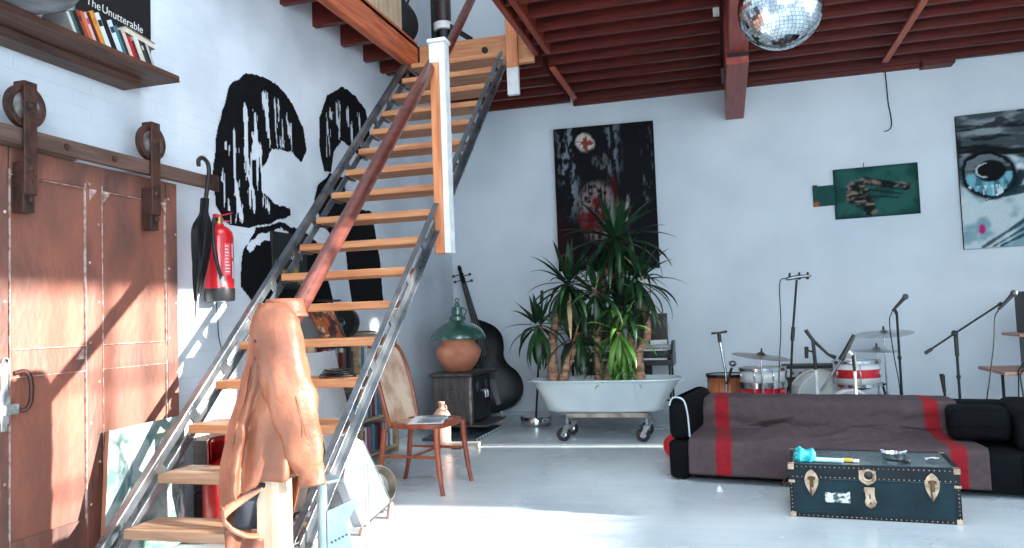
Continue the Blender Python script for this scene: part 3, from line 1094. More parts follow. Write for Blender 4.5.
def lerp_table(T, z):
    for i in range(len(T) - 1):
        if T[i][0] >= z >= T[i + 1][0]:
            t = (T[i][0] - z) / (T[i][0] - T[i + 1][0])
            t = t * t * (3 - 2 * t) * 0.5 + t * 0.5
            return [p + (q - p) * t for p, q in zip(T[i][1:], T[i + 1][1:])]
    return list(T[0][1:]) if z > T[0][0] else list(T[-1][1:])


# z, left u, right u, front w, back w
JT = [(1.245, -0.05, 0.085, 0.055, -0.07), (1.22, -0.055, 0.11, 0.08, -0.09), (1.16, -0.072, 0.115, 0.10, -0.10), (1.05, -0.092, 0.115, 0.11, -0.11),
      (0.9, -0.125, 0.12, 0.115, -0.115), (0.72, -0.175, 0.125, 0.12, -0.12), (0.55, -0.205, 0.115, 0.125, -0.12), (0.2, -0.205, 0.05, 0.10, -0.11)]


def jbody(u, v):
    """Ring round the jacket (u) from the collar down to the uneven hem (v)."""
    th = 2 * math.pi * u                      # 0 = right, pi/2 = front, pi = left
    front = math.sin(th)
    lx = math.cos(th)
    hem = 0.50 + (0.02 if lx > 0 else -0.13 * max(0, -lx - 0.15)) if front > -0.2 else 0.34
    if front <= -0.2 and lx < -0.1: hem = 0.235
    if front > -0.2 and lx < -0.82: hem = 0.36
    z = 1.245 - (1.245 - hem) * v
    a, b_, f, k = lerp_table(JT, z)
    cu, ru = (a + b_) / 2, (b_ - a) / 2
    w = f * front if front > 0 else -k * front
    fold = 0.024 * math.sin(5 * th + 2.2 * v) * sm(0.05, 0.5, v) + 0.012 * math.sin(11 * th - 5 * v) * sm(0.1, 0.6, v)
    w_ = (w if front > 0 else -abs(w)) + fold * (0.7 + 0.6 * front)
    wr = 0.022 * (fb(u * 16 + 3, v * 7) - 0.5) * 2
    sx = abs(lx) ** 0.8 * (1 if lx > 0 else -1)
    return jp(cu + ru * sx + fold * 0.3, w_ + wr, z)


MB().surf(jbody, 72, 46, loop=True).build('body', LEATH, jk, solid=0.004, angle=80)
# lining seen where the lower left front turns up
def jlin(u, v):
    return jp(-0.165 + 0.13 * u, 0.045 - 0.05 * v + 0.01 * math.sin(6 * u), 0.52 - 0.20 * v - 0.02 * u)
MB().surf(jlin, 12, 10).build('lining', LINING, jk, solid=0.003)
def jface(u, v):
    # pale turned-back edge: runs from the low left corner up to the post
    pts = [(-0.205, 0.42, .12), (-0.198, 0.372, .13), (-0.165, 0.332, .13), (-0.12, 0.302, .12), (-0.065, 0.287, .10)]
    k = u * (len(pts) - 1); i = min(int(k), len(pts) - 2); t = k - i
    p = [x + (y - x) * t for x, y in zip(pts[i], pts[i + 1])]
    return jp(p[0] + 0.012 * math.sin(v * 3), p[2] - 0.02 + 0.03 * math.sin(v * math.pi), p[1] + 0.022 * v)
MB().surf(jface, 24, 8).build('facing', FACING, jk, solid=0.004, angle=80)
def jface2(u, v):
    return jp(-0.195 + 0.15 * u, 0.118 + 0.012 * math.sin(math.pi * v), 0.385 + 0.105 * u ** 0.8 + (0.05 - 0.04 * u) * v)
MB().surf(jface2, 20, 6).build('facing', FACING, jk, solid=0.004, angle=80)
# lower back panel below the turned edge
def jback(u, v):
    return jp(-0.19 + 0.145 * u, 0.10 + 0.018 * math.sin(9 * u + 2 * v), 0.36 - 0.165 * v - 0.07 * u * (1 - v))
MB().surf(jback, 20, 10).build('back_hem', mat('dark_leather_hem', rgb(124, 70, 50), 0.5, 0, rgb(92, 50, 38), 8, bump=0.2), jk, solid=0.004, angle=80)
# near sleeve: from the shoulder down to the cuff, flattened
def sleeve(pts, name, press):
    P = spline([jp(*p[:3]) for p in pts], 6)
    Rr = [x.x for x in spline([Vector((p[3], 0, 0)) for p in pts], 6)]
    vs, fs, n = [], [], 26
    for i, p in enumerate(P):
        t = (P[min(i + 1, len(P) - 1)] - P[max(i - 1, 0)]).normalized()
        b_ = t.cross(WJ).normalized()
        a_ = b_.cross(t).normalized()
        v = i / (len(P) - 1)
        for j in range(n):
            th = 2 * math.pi * j / n
            r = Rr[i] * (1 + 0.06 * math.sin(3 * th + 9 * v) + 0.07 * math.sin(30 * v + 2.5 * th) * sm(0.3, 0.55, v) * sm(1.1, 0.8, v))
            r *= 1 + 0.34 * (fb(math.cos(th) * 2 + 14, v * 11 + math.sin(th) * 1.5 + 5) - 0.5)
            vs.append(p + b_ * (math.cos(th) * r) + a_ * (math.sin(th) * r * press))
    for i in range(len(P) - 1):
        for j in range(n):
            k = (j + 1) % n
            fs.append((i * n + j, i * n + k, (i + 1) * n + k, (i + 1) * n + j))
    return MB().add(vs, fs).build(name, LEATH, jk, solid=0.004, angle=80)


sleeve([(0.02, 0.075, 1.235, 0.045), (0.02, 0.10, 1.17, 0.085), (0.044, 0.13, 1.0, 0.098), (0.068, 0.135, 0.85, 0.094), (0.10, 0.13, 0.7, 0.081), (0.132, 0.12, 0.585, 0.063), (0.148, 0.12, 0.535, 0.050), (0.152, 0.125, 0.49, 0.056)], 'sleeve', 0.6)
sleeve([(-0.02, -0.06, 1.21, 0.04), (-0.04, -0.11, 1.1, 0.05), (-0.06, -0.13, 0.9, 0.055), (-0.08, -0.135, 0.7, 0.05), (-0.09, -0.135, 0.56, 0.05)], 'sleeve', 0.7)
# turned collar and seams
def collar(u, v):
    th = math.pi * (0.05 + 1.5 * u)
    r = 0.05 + 0.035 * v
    return jp(0.055 + r * 1.15 * math.cos(th), 0.01 + r * math.sin(th), 1.235 + 0.032 * math.sin(math.pi * min(v * 1.4, 1)) - 0.05 * v * v)
MB().surf(collar, 28, 8).build('collar', LEATH, jk, solid=0.005, angle=80)
SEAMJ = mat('jacket_seam', rgb(124, 66, 42), 0.5)
b = MB()
b.tube(spline([jp(-0.10, 0.095, 1.205), jp(-0.02, 0.142, 1.10), jp(0.06, 0.178, 0.985)], 8), 0.0022, 5)
b.build('yoke_seam', SEAMJ, jk)
MB().tube(spline([jp(-0.005, 0.150, 1.12), jp(0.05, 0.188, 0.98), jp(0.10, 0.195, 0.82), jp(0.125, 0.187, 0.7)], 8), 0.0018, 5).build('sleeve_seam', SEAMJ, jk)
MB().ball(jp(-0.058, 0.124, 1.09), (0.011, 0.011, 0.011), 12, 8).build('button', DARKSTEEL, jk)
MB().ball(jp(-0.09, 0.11, 0.207), (0.010, 0.010, 0.010), 12, 8).build('button', DARKSTEEL, jk)

# ------------------------------------------------------------------ canvas leaning beside the stairs
def swirl(u, v):
    x, y = u * 2.2, v * 2.6
    wx = x + 1.1 * fb(x * 1.2 + 3, y * 1.2); wy = y + 1.1 * fb(x * 1.2, y * 1.2 + 8)
    n = fb(wx * 3.2, wy * 1.5)
    n2 = fb(wx * 1.3 + 20, wy * 2.5 + 5)
    c = mixc(rgb(156, 168, 166), rgb(86, 112, 110), sm(0.42, 0.62, n))
    c = mixc(c, rgb(64, 96, 92), sm(0.60, 0.75, n2) * 0.8)
    c = mixc(c, rgb(70, 160, 130), sm(0.25, 0.0, v) * sm(0.4, 0.6, n) * 0.9)
    c = mixc(c, rgb(206, 212, 214), sm(0.62, 0.74, n))
    return mixc(c, rgb(202, 204, 120), 0.4 * sm(0.75, 0.95, v) * sm(0.5, 0.7, u) * sm(0.45, 0.6, n2))


o_ = Vector((-2.885, 2.99, 0.0))
uy2 = Vector((-0.10, 0.24, 0.66)).normalized()
cv = board(o_, (0, 1, 0.015), Vector((-0.15, 0.20, 0.60)), 0.56, 0.70, 0.025, swirl, 60, 66, rgb(150, 104, 80))
cvo = cv.build('canvas_painting', paintmat('swirl_paint', 0.5, 0.3), flat=True)
tag(cvo, 'swirling grey and green abstract canvas leaning between the door and the stair foot', 'painting')

# ------------------------------------------------------------------ things stored under the stairs
gx, gy = -2.675, 3.68
gc = thing('gas_cylinder', 'red gas cylinder with a guard ring standing under the lower stair treads', 'gas cylinder', (gx, gy, 0))
GRED = mat('cylinder_red', rgb(176, 26, 26), 0.35, c2=rgb(140, 18, 20), scale=5, coat=0.3)
# stands further back, clear of the treads
gyc = 3.68
MB().lathe([(0.0, 0.0), (0.10, 0.0), (0.11, 0.02), (0.13, 0.03), (0.135, 0.06), (0.135, 0.30), (0.125, 0.36), (0.095, 0.41), (0.04, 0.44), (0.0, 0.44)], (gx, gyc, 0), 36).build('cylinder', GRED, gc)
MB().lathe([(0.088, 0.40), (0.105, 0.41), (0.108, 0.53), (0.098, 0.545), (0.094, 0.53), (0.09, 0.42)], (gx, gyc, 0), 30, None, R(-60), R(235)).build('guard_ring', GRED, gc, solid=0.004)
MB().lathe([(0.0, 0.44), (0.018, 0.44), (0.018, 0.48), (0.03, 0.485), (0.03, 0.51), (0.0, 0.515)], (gx, gyc, 0), 16).build('valve', BLACK, gc)
gc.location = (gx, gyc, 0)

for k, (x0, x1, y0, y1, z1, lab) in enumerate(((-3.1, -2.55, 3.93, 4.32, 0.50, 'dark wooden box added behind the red gas cylinder to block the lit wall under the stairs'),)):
    r_ = thing('added_crate', lab, 'added_crate', ((x0 + x1) / 2, (y0 + y1) / 2, 0), 0)  # invented piece, put in to keep the lit wall behind the treads dark
    DKW = wood('dark_crate_wood', rgb(52, 38, 34), rgb(28, 22, 20), 'x', 0.6) if k == 0 else DKW
    b = MB().b2((x0, y0, 0.012), (x1, y1, 0.024))
    b.build('bottom', DKW, r_)
    for ya_ in (y0, y1 - 0.012):
        for i in range(3):
            MB().b2((x0, ya_, 0.025 + (z1 - 0.03) * i / 3), (x1, ya_ + 0.012, 0.025 + (z1 - 0.03) * (i + 0.93) / 3)).build('slat', DKW, r_, bevel=0.002)
    for xa_ in (x0, x1 - 0.012):
        MB().b2((xa_, y0 + 0.0125, 0.0), (xa_ + 0.012, y1 - 0.0125, z1)).build('end_panel', DKW, r_, bevel=0.002)

# crash frame
cr = thing('framed_print', 'black framed print with white CRASH lettering hanging behind the left stair stringer', 'picture', (XL + 0.02, 5.1, 1.4))
MB().b2((XL, 4.88, 1.42), (XL + 0.02, 5.36, 1.84)).build('frame', mat('black_frame', rgb(16, 16, 18), 0.4), cr, bevel=0.004)
def crashart(u, v):
    c = rgb(14, 15, 17)
    n = fb(u * 5, v * 7)
    if v < 0.55: c = mixc(c, mixc(rgb(180, 140, 50), rgb(60, 110, 70), sm(0.4, 0.6, n)), sm(0.52, 0.6, fb(u * 7 + 4, v * 5)) * sm(0.55, 0.45, v))
    return c
board((XL + 0.0195, 4.905, 1.445), (0, 1, 0), (0, 0, 1), 0.43, 0.37, 0.002, crashart, 40, 40).build('print', paintmat('crash_print', 0.4), cr, flat=True)
letters('CRASH', (XL + 0.0222, 5.04, 1.645), (0, 1, 0), (0, 0, 1), 0.10, 0.0004, 'lettering', mat('white_letter', rgb(230, 230, 228), 0.5), cr, font_scale=0.78)

# ------------------------------------------------------------------ low bookcase behind the stairs
SHELFW = wood('bookcase_wood', rgb(196, 168, 140), rgb(150, 122, 98), 'y', 0.5)
BX0, BX1, BY0, BY1 = XL + 0.005, -2.86, 4.95, 6.36
bc = thing('bookcase', 'low pale wooden bookcase against the left wall behind the stairs', 'bookcase', ((BX0 + BX1) / 2, (BY0 + BY1) / 2, 0))
ZSH = (0.07, 0.36, 0.70, 1.035)
for z in ZSH:
    MB().b2((BX0, BY0, z - 0.022), (BX1, BY1, z)).build('shelf_board', SHELFW, bc, bevel=0.002)
for y in (BY0, 5.66, BY1):
    MB().b2((BX0 + 0.002, y - 0.011, 0), (BX1 - 0.004, y + 0.011, 1.012)).build('side_panel', SHELFW, bc, bevel=0.002)
GB2 = 'books and records in the bookcase behind the stairs'
rr = random.Random(12)
PAL = [((214, 216, 218), 'white'), ((40, 44, 52), 'charcoal'), ((178, 92, 110), 'dusty pink'), ((70, 120, 140), 'teal blue'), ((120, 34, 44), 'dark red'),
       ((196, 190, 176), 'cream'), ((92, 80, 74), 'brown'), ((150, 158, 168), 'grey'), ((46, 74, 96), 'navy'), ((214, 196, 120), 'mustard')]
names = {0.07: 'lowest', 0.36: 'second lowest', 0.70: 'upper'}
seen = {}
prev = None
for z in (0.07, 0.36, 0.70):
    lab_prev = 'the bookcase side'
    for ya, yb in ((BY0 + 0.025, 5.645), (5.68, BY1 - 0.02)):
        y = ya
        hmax = 0.24 if z < 0.5 else 0.27
        while True:
            w = rr.uniform(0.028, 0.05)
            if y + w + 0.02 > yb: break
            c, nm = rr.choice(PAL)
            while nm == prev: c, nm = rr.choice(PAL)
            prev = nm
            tone = 'slim' if w < 0.036 else ('medium' if w < 0.043 else 'thick')
            bay = 'near' if yb < 5.66 else 'far'
            key = (z, bay, nm)
            seen[key] = seen.get(key, 0) + 1
            word = ['', 'second ', 'third ', 'fourth ', 'fifth '][min(seen[key] - 1, 4)]
            h = rr.uniform(hmax - 0.05, hmax)
            book(BX1 - rr.uniform(0.02, 0.05), y, z + 0.0005, w, h, 0.19, c, '%s%s %s book on the %s shelf, %s bay, of the stair bookcase' % (word, tone, nm, names[z], bay), GB2, lean=0.0)
            y += w + 0.002
# things on top of the bookcase
rl = thing('tape_roll', 'big black roll standing on edge on top of the stair bookcase', 'roll', (-2.98, 5.62, 1.036))
MB().lathe([(0.035, -0.045), (0.115, -0.045), (0.118, -0.04), (0.118, 0.04), (0.115, 0.045), (0.035, 0.045), (0.035, -0.045)], (-2.98, 5.62, 1.155), 36, (0, 1, 0)).build('roll', PLASTIC, rl)
MB().lathe([(0.028, -0.046), (0.0345, -0.046), (0.0345, 0.046), (0.028, 0.046), (0.028, -0.046)], (-2.98, 5.62, 1.155), 24, (0, 1, 0)).build('core', mat('grey_core', rgb(90, 96, 100), 0.5), rl)
def orange(u, v):
    n = fb(u * 6, v * 4)
    c = mixc(rgb(206, 106, 48), rgb(84, 44, 34), sm(0.4, 0.65, n))
    return mixc(c, rgb(240, 214, 190), sm(0.62, 0.75, fb(u * 5 + 8, v * 6)))
board((-2.875, 5.06, 1.037), (0, 1, 0), (-0.45, 0.0, 0.9), 0.36, 0.26, 0.012, orange, 30, 24, rgb(120, 60, 40)).build('canvas_painting', paintmat('orange_paint', 0.5), flat=True)
tag(bpy.data.objects['canvas_painting.001'], 'small orange and brown painting propped on top of the stair bookcase', 'painting')
board((-2.93, 5.36, 1.037), (0, 1, 0.0), (-0.28, 0.0, 0.9), 0.16, 0.22, 0.008, lambda u, v: mixc(rgb(40, 170, 200), rgb(20, 26, 32), sm(0.25, 0.4, v + 0.2 * math.sin(5 * u))), 20, 20, rgb(20, 24, 30)).build('record_sleeve', paintmat('sleeve_print', 0.35), flat=True)
tag(bpy.data.objects['record_sleeve.001'], 'black and turquoise record sleeve standing next to the black roll on the bookcase', 'record sleeve')
for k, (y, w, c, lab) in enumerate([(5.95, 0.24, (176, 150, 124), 'tan magazine lying lowest in the flat stack on the bookcase top'), (5.97, 0.22, (214, 208, 198), 'white magazine lying in the middle of the flat stack on the bookcase top'), (5.94, 0.2, (120, 96, 84), 'brown magazine on top of the flat stack on the bookcase top')]):
    mg = MB().box((-2.99, y, 1.0445 + 0.014 * k), (0.2, w, 0.012), 0.05 * k)
    tag(mg.build('magazine', bookmat(c), bevel=0.001), lab, 'magazine', 'magazines on the bookcase top')
# small black bracket lamp on the wall above the bookcase
wk = thing('wall_bracket', 'small dark metal bracket shelf fixed to the wall above the stair bookcase', 'bracket', (XL + 0.02, 5.5, 1.25))
b = MB().b2((XL, 5.36, 1.33), (XL + 0.10, 5.74, 1.345)); b.build('plate', BLACK, wk)
b = MB().bar((XL + 0.005, 5.42, 1.33), (XL + 0.005, 5.42, 1.2), 0.02, 0.008, (1, 0, 0)); b.build('arm', BLACK, wk)
# white panel leaning against the bookcase
wb = MB()
tag(board((-2.60, 4.72, 0.012), Vector((-0.02, 1, 0)), (-0.22, 0.0, 0.92), 0.44, 0.96, 0.012, lambda u, v: mixc(rgb(232, 234, 236), rgb(214, 218, 222), fb(u * 4, v * 8)), 8, 12, rgb(214, 214, 214)).build('white_board', paintmat('white_board_paint', 0.5), flat=True), 'plain white board leaning against the stair bookcase', 'board')
# tangle of dark straps on the tread shelf
cb = thing('cable_coil', 'coil of dark cable lying on the fifth stair tread beside the stringer', 'cable', (-2.1, 3.9, RISE * 4))
rr = random.Random(2)
for k in range(4):
    pts = []
    for i in range(26):
        th = i / 25 * 2 * math.pi * 1.6
        pts.append((-2.10 + (0.10 + 0.012 * rr.random() - 0.012 * k) * math.cos(th + k), 3.865 + (0.055 + 0.012 * rr.random()) * math.sin(th + k), RISE * 4 + 0.007 + 0.011 * k + 0.004 * rr.random()))
    MB().tube(spline(pts, 2), 0.005, 6).build('loop', PLASTIC, cb)


# ------------------------------------------------------------------ bentwood chair
CW = wood('chair_wood', rgb(156, 74, 42), rgb(108, 46, 26), 'z', 0.35, coat=0.3)
CANE = mat('woven_cane', rgb(226, 196, 172), 0.6, 0, rgb(192, 150, 122), 8, 0.4, 0.65, bump=0.2, bscale=120)
ch = thing('chair', 'bentwood chair with caned back and seat standing beside the staircase', 'chair', (-2.055, 5.01, 0), R(-5))
CM = Matrix.Translation((-2.055, 5.01, 0)) @ Matrix.Rotation(R(-5), 4, 'Z')      # local +x = front


def cmb():
    b_ = MB(); b_.T = CM; return b_


for y in (-0.215, 0.215):
    cmb().tube(spline([(0.235, y * 1.08, 0.0), (0.215, y * 1.05, 0.12), (0.195, y, 0.3), (0.19, y * 0.97, 0.435)], 5), [0.015] * 5 + [0.018] * 5 + [0.021] * 6, 12).build('leg', CW, ch)
for y in (-0.19, 0.19):
    b = cmb().tube(spline([(-0.285, y * 1.12, 0.0), (-0.245, y * 1.06, 0.15), (-0.21, y, 0.42)], 6), [0.015] * 6 + [0.019] * 7, 12)
    b.build('leg', CW, ch)


def seat_ring(r0, r1, z0, z1):
    n = 40
    vs, fs = [], []
    for i in range(n):
        th = 2 * math.pi * i / n
        cx_, sy_ = math.cos(th), math.sin(th)
        px_ = 0.225 * math.copysign(abs(cx_) ** 0.55, cx_); py_ = (0.222 + 0.012 * cx_) * math.copysign(abs(sy_) ** 0.6, sy_)
        for r, z in ((r0, z0), (r1, z0), (r1, z1), (r0, z1)):
            vs.append((px_ * r, py_ * r, z))
    for i in range(n):
        k = (i + 1) % n
        for j in range(4):
            l = (j + 1) % 4
            fs.append((i * 4 + j, k * 4 + j, k * 4 + l, i * 4 + l))
    return vs, fs


b = cmb(); b.add(*seat_ring(0.80, 1.0, 0.425, 0.462)); b.build('seat_frame', CW, ch, bevel=0.004)
b = cmb()
b.surf(lambda u, v: (0.225 * math.copysign(abs(math.cos(u * 2 * math.pi)) ** 0.55, math.cos(u * 2 * math.pi)) * 0.86 * v, 0.222 * math.copysign(abs(math.sin(u * 2 * math.pi)) ** 0.6, math.sin(u * 2 * math.pi)) * 0.86 * v, 0.452 - 0.012 * (1 - v * v)), 40, 8, loop=True)
b.build('seat', CANE, ch, solid=0.006)
# back: bent hoop with a caned panel
def hoop(t):                                   # t 0..1 around the hoop
    P = [(-0.165, -0.20, 0.44), (-0.205, -0.22, 0.62), (-0.255, -0.215, 0.82), (-0.29, -0.15, 0.965), (-0.30, 0.0, 0.995), (-0.29, 0.15, 0.965), (-0.255, 0.215, 0.82), (-0.205, 0.22, 0.62), (-0.165, 0.20, 0.44)]
    return P
HP = spline(hoop(0), 7)
cmb().tube(HP, 0.017, 12).build('back_hoop', CW, ch)
nH = len(HP) - 1
def backpanel(u, v):
    k = v * (nH / 2)
    i = min(int(k), nH // 2 - 1); t = k - i
    a = HP[i].lerp(HP[i + 1], t); b_ = HP[nH - i].lerp(HP[nH - i - 1], t)
    p = a.lerp(b_, u)
    return (p.x - 0.012 * math.sin(math.pi * u), p.y, p.z)
cmb().surf(backpanel, 10, 26).build('back_panel', CANE, ch, solid=0.006)
STUD = mat('dark_stud', rgb(60, 34, 24), 0.4, 0.3)
b = cmb()
for i in range(3, len(HP) - 3):
    b.ball(HP[i] + Vector((0.0165, 0, 0)), 0.0045, 8, 5)
b.build('stud_row', STUD, ch)
b = cmb(); b.tube([(0.205, -0.21, 0.24), (-0.225, -0.2, 0.24)], 0.010, 8); b.build('stretcher', CW, ch)
b = cmb(); b.tube([(0.205, 0.21, 0.24), (-0.225, 0.2, 0.24)], 0.010, 8); b.build('stretcher', CW, ch)
b = cmb(); b.tube([(0.0, -0.205, 0.24), (0.0, 0.205, 0.24)], 0.010, 8); b.build('stretcher', CW, ch)
# open magazine on the seat
def page(u, v):
    n = vn(u * 9, v * 14)
    c = rgb(236, 238, 240)
    if 0.12 < u < 0.9 and 0.35 < v < 0.9: c = mixc(rgb(60, 66, 80), rgb(170, 180, 190), fb(u * 4, v * 4))
    elif (int(v * 40) % 2) and n > 0.3 and 0.1 < u < 0.9: c = rgb(150, 152, 156)
    return c
mgz = thing('magazine', 'open magazine lying on the seat of the bentwood chair', 'magazine', (-2.0, 5.0, 0.463))
for s_, nm in ((-1, 'page_spread'), (1, 'page_spread')):
    b = MB()
    b.surf(lambda u, v, s_=s_: Vector((-2.0, 4.97, 0.466)) + Matrix.Rotation(R(12), 3, 'Z') @ Vector((0.16 * (v - 0.5) * 1.5, s_ * (u * 0.2), 0.018 * math.sin(math.pi * min(1, u * 1.25)) * (1 - u * 0.4))), 14, 18, cols=page)
    b.build(nm, paintmat('magazine_page_%s' % ('a' if s_ < 0 else 'b'), 0.35), mgz, solid=0.003)

# ------------------------------------------------------------------ stoneware bottle and a book on the floor behind the chair
sb = thing('stoneware_bottle', 'tall pale pink stoneware bottle standing on the floor behind the chair', 'bottle', (-2.55, 6.62, 0))
STONE = mat('pink_stoneware', rgb(226, 178, 158), 0.45, c2=rgb(202, 150, 128), scale=6)
MB().lathe([(0, 0), (0.07, 0), (0.078, 0.01), (0.08, 0.24), (0.074, 0.29), (0.05, 0.325), (0.026, 0.345), (0.022, 0.37), (0.03, 0.385), (0.03, 0.40), (0.02, 0.402), (0.018, 0.385), (0, 0.38)], (-2.55, 6.62, 0), 32).build('body', STONE, sb)
MB().tube(spline([(-2.52, 6.60, 0.375), (-2.495, 6.585, 0.365), (-2.49, 6.58, 0.34), (-2.505, 6.59, 0.315)], 5), 0.008, 8).build('ear_handle', STONE, sb)
bk = thing('book', 'thick book with a white cover lying on the floor in front of the stove', 'book', (-2.33, 6.5, 0))
MB().box((-2.33, 6.5, 0.022), (0.30, 0.21, 0.034), 0.1).build('page_block', PAGES, bk)
b = MB(); b.box((-2.33, 6.5, 0.0025), (0.31, 0.22, 0.004), 0.1); b.box((-2.33, 6.5, 0.0415), (0.31, 0.22, 0.004), 0.1); b.build('cover', bookmat((214, 206, 198)), bk)
b = MB(); b.box((-2.335, 6.388, 0.022), (0.09, 0.002, 0.02), 0.1); b.build('dark_label', PLASTIC, bk)
hb_ = thing('hearth_slab', 'dark stone hearth slab with patterned edge on the floor before the stove', 'slab', (-2.5, 7.35, 0))
b = MB().b2((-2.85, 6.86, 0), (-2.31, 7.75, 0.028)); b.build('slab', mat('slate', rgb(70, 84, 92), 0.35, c2=rgb(46, 58, 66), scale=8), hb_, bevel=0.003)
def edgep(u, v):
    return rgb(232, 236, 238) if (math.sin(u * 60) + 2.2 * (v - 0.5)) > 0 else rgb(40, 60, 74)
board((-2.309, 6.86, 0.001), (0, 1, 0), (0, 0, 1), 0.89, 0.026, 0.003, edgep, 120, 4).build('patterned_edge', paintmat('edge_tiles', 0.4), hb_, flat=True)

# ------------------------------------------------------------------ cast-iron stove with pot and enamel shade
IRON = mat('cast_iron', rgb(92, 86, 86), 0.5, 0.55, rgb(62, 58, 60), 6, 0.35, 0.7, (3, 1, 0.6), bump=0.2, bscale=25)
IRONB = mat('black_iron', rgb(28, 32, 36), 0.45, 0.5, scale=9)
sx_a, sx_b, sy_a, sy_b = -2.86, -2.44, 7.12, 7.78
stv = thing('stove', 'cast iron wood stove with a round side medallion standing in the corner', 'stove', ((sx_a + sx_b) / 2, (sy_a + sy_b) / 2, 0.028))
ZT = 0.615
MB().b2((sx_a + 0.015, sy_a + 0.015, 0.115), (sx_b - 0.02, sy_b - 0.015, ZT - 0.03)).build('firebox', IRON, stv, bevel=0.008)
MB().b2((sx_a - 0.01, sy_a - 0.012, ZT - 0.03), (sx_b + 0.02, sy_b + 0.01, ZT)).build('top_plate', IRON, stv, bevel=0.008)
MB().b2((sx_a, sy_a, 0.095), (sx_b + 0.16, sy_b - 0.02, 0.115)).build('ash_shelf', IRON, stv, bevel=0.006)
for x in (sx_a + 0.05, sx_b - 0.05):
    for y in (sy_a + 0.05, sy_b - 0.05):
        MB().tube(spline([(x, y, 0.0285), (x, y, 0.06), (x, y, 0.1)], 3), [0.022, 0.017, 0.015, 0.014, 0.016, 0.02, 0.024], 10).build('leg', IRONB, stv)
cxm, czm = (sx_a + sx_b) / 2 + 0.03, 0.40
b = MB().lathe([(0.082, 0), (0.082, 0.008), (0.07, 0.012), (0.06, 0.004), (0.0, 0.004)], (cxm, sy_a + 0.014, czm), 36, (0, -1, 0))
for k in range(6):
    a = k * math.pi / 3
    b.ball((cxm + 0.033 * math.cos(a), sy_a + 0.010, czm + 0.033 * math.sin(a)), (0.017, 0.006, 0.017), 10, 6)
b.ball((cxm, sy_a + 0.010, czm), (0.016, 0.007, 0.016), 10, 6)
b.build('medallion', IRON, stv)
b = MB()
for (x0, x1, z0, z1) in ((sx_a + 0.03, sx_b - 0.035, 0.13, 0.145), (sx_a + 0.03, sx_b - 0.035, ZT - 0.06, ZT - 0.045), (sx_a + 0.03, sx_a + 0.045, 0.13, ZT - 0.045), (sx_b - 0.05, sx_b - 0.035, 0.13, ZT - 0.045)):
    b.b2((x0, sy_a + 0.004, z0), (x1, sy_a + 0.0155, z1))
b.build('side_moulding', IRON, stv, bevel=0.003)
MB().b2((sx_b - 0.02, sy_a + 0.015, 0.115), (sx_b + 0.005, sy_a + 0.06, ZT - 0.031)).build('corner_post', mat('worn_grey_iron', rgb(150, 146, 142), 0.45, 0.5, rgb(96, 90, 88), 14), stv, bevel=0.004)
for k, y in enumerate((sy_a + 0.075, sy_a + 0.365)):
    dr = MB().b2((sx_b - 0.0195, y, 0.13), (sx_b + 0.006, y + 0.27, ZT - 0.045)).build('door', IRONB, stv, bevel=0.004)
    b = MB()
    for j in range(5):
        z = 0.16 + j * 0.028
        b.bar((sx_b + 0.007, y + 0.03, z), (sx_b + 0.007, y + 0.24, z), 0.008, 0.010, (1, 0, 0))
    b.build('grille', IRON, dr)
    MB().lathe([(0, 0.012), (0.045, 0.010), (0.055, 0.0)], (sx_b + 0.006, y + 0.135, 0.47), 20, (1, 0, 0)).build('rosette', IRON, dr)
    MB().tube(spline([(sx_b + 0.006, y + (0.24 if k == 0 else 0.03), 0.42), (sx_b + 0.05, y + (0.24 if k == 0 else 0.03), 0.415), (sx_b + 0.055, y + (0.24 if k == 0 else 0.03), 0.35)], 4), 0.010, 8).build('handle', STEEL, dr)
# terracotta pot
TERRA = mat('terracotta', rgb(210, 138, 108), 0.55, c2=rgb(184, 112, 84), scale=5, bump=0.1, bscale=30)
px0, py0 = -2.66, 7.44
pt = thing('terracotta_pot', 'wide-bellied terracotta pot standing on top of the iron stove', 'pot', (px0, py0, ZT))
MB().lathe([(0, 0.001), (0.115, 0.001), (0.13, 0.012), (0.19, 0.09), (0.225, 0.165), (0.23, 0.205), (0.21, 0.255), (0.175, 0.29), (0.17, 0.31), (0.19, 0.325), (0.185, 0.34), (0.165, 0.338), (0.155, 0.3), (0.19, 0.22), (0.18, 0.12), (0.1, 0.02), (0, 0.02)], (px0, py0, ZT), 48).build('body', TERRA, pt)
b = MB()
ux3 = Vector((math.cos(R(20)), math.sin(R(20)), 0))
fc = Vector((px0, py0, ZT)) + Vector((0.32, -0.95, 0)).normalized() * 0.229 + Vector((0, 0, 0.20))
b.lathe([(0.026, 0), (0.032, 0.006), (0.026, 0.009), (0.02, 0.003), (0.012, 0.003), (0.008, 0.008), (0, 0.009)], fc, 20, (0.32, -0.95, 0.12))
b.build('seal', TERRA, pt)
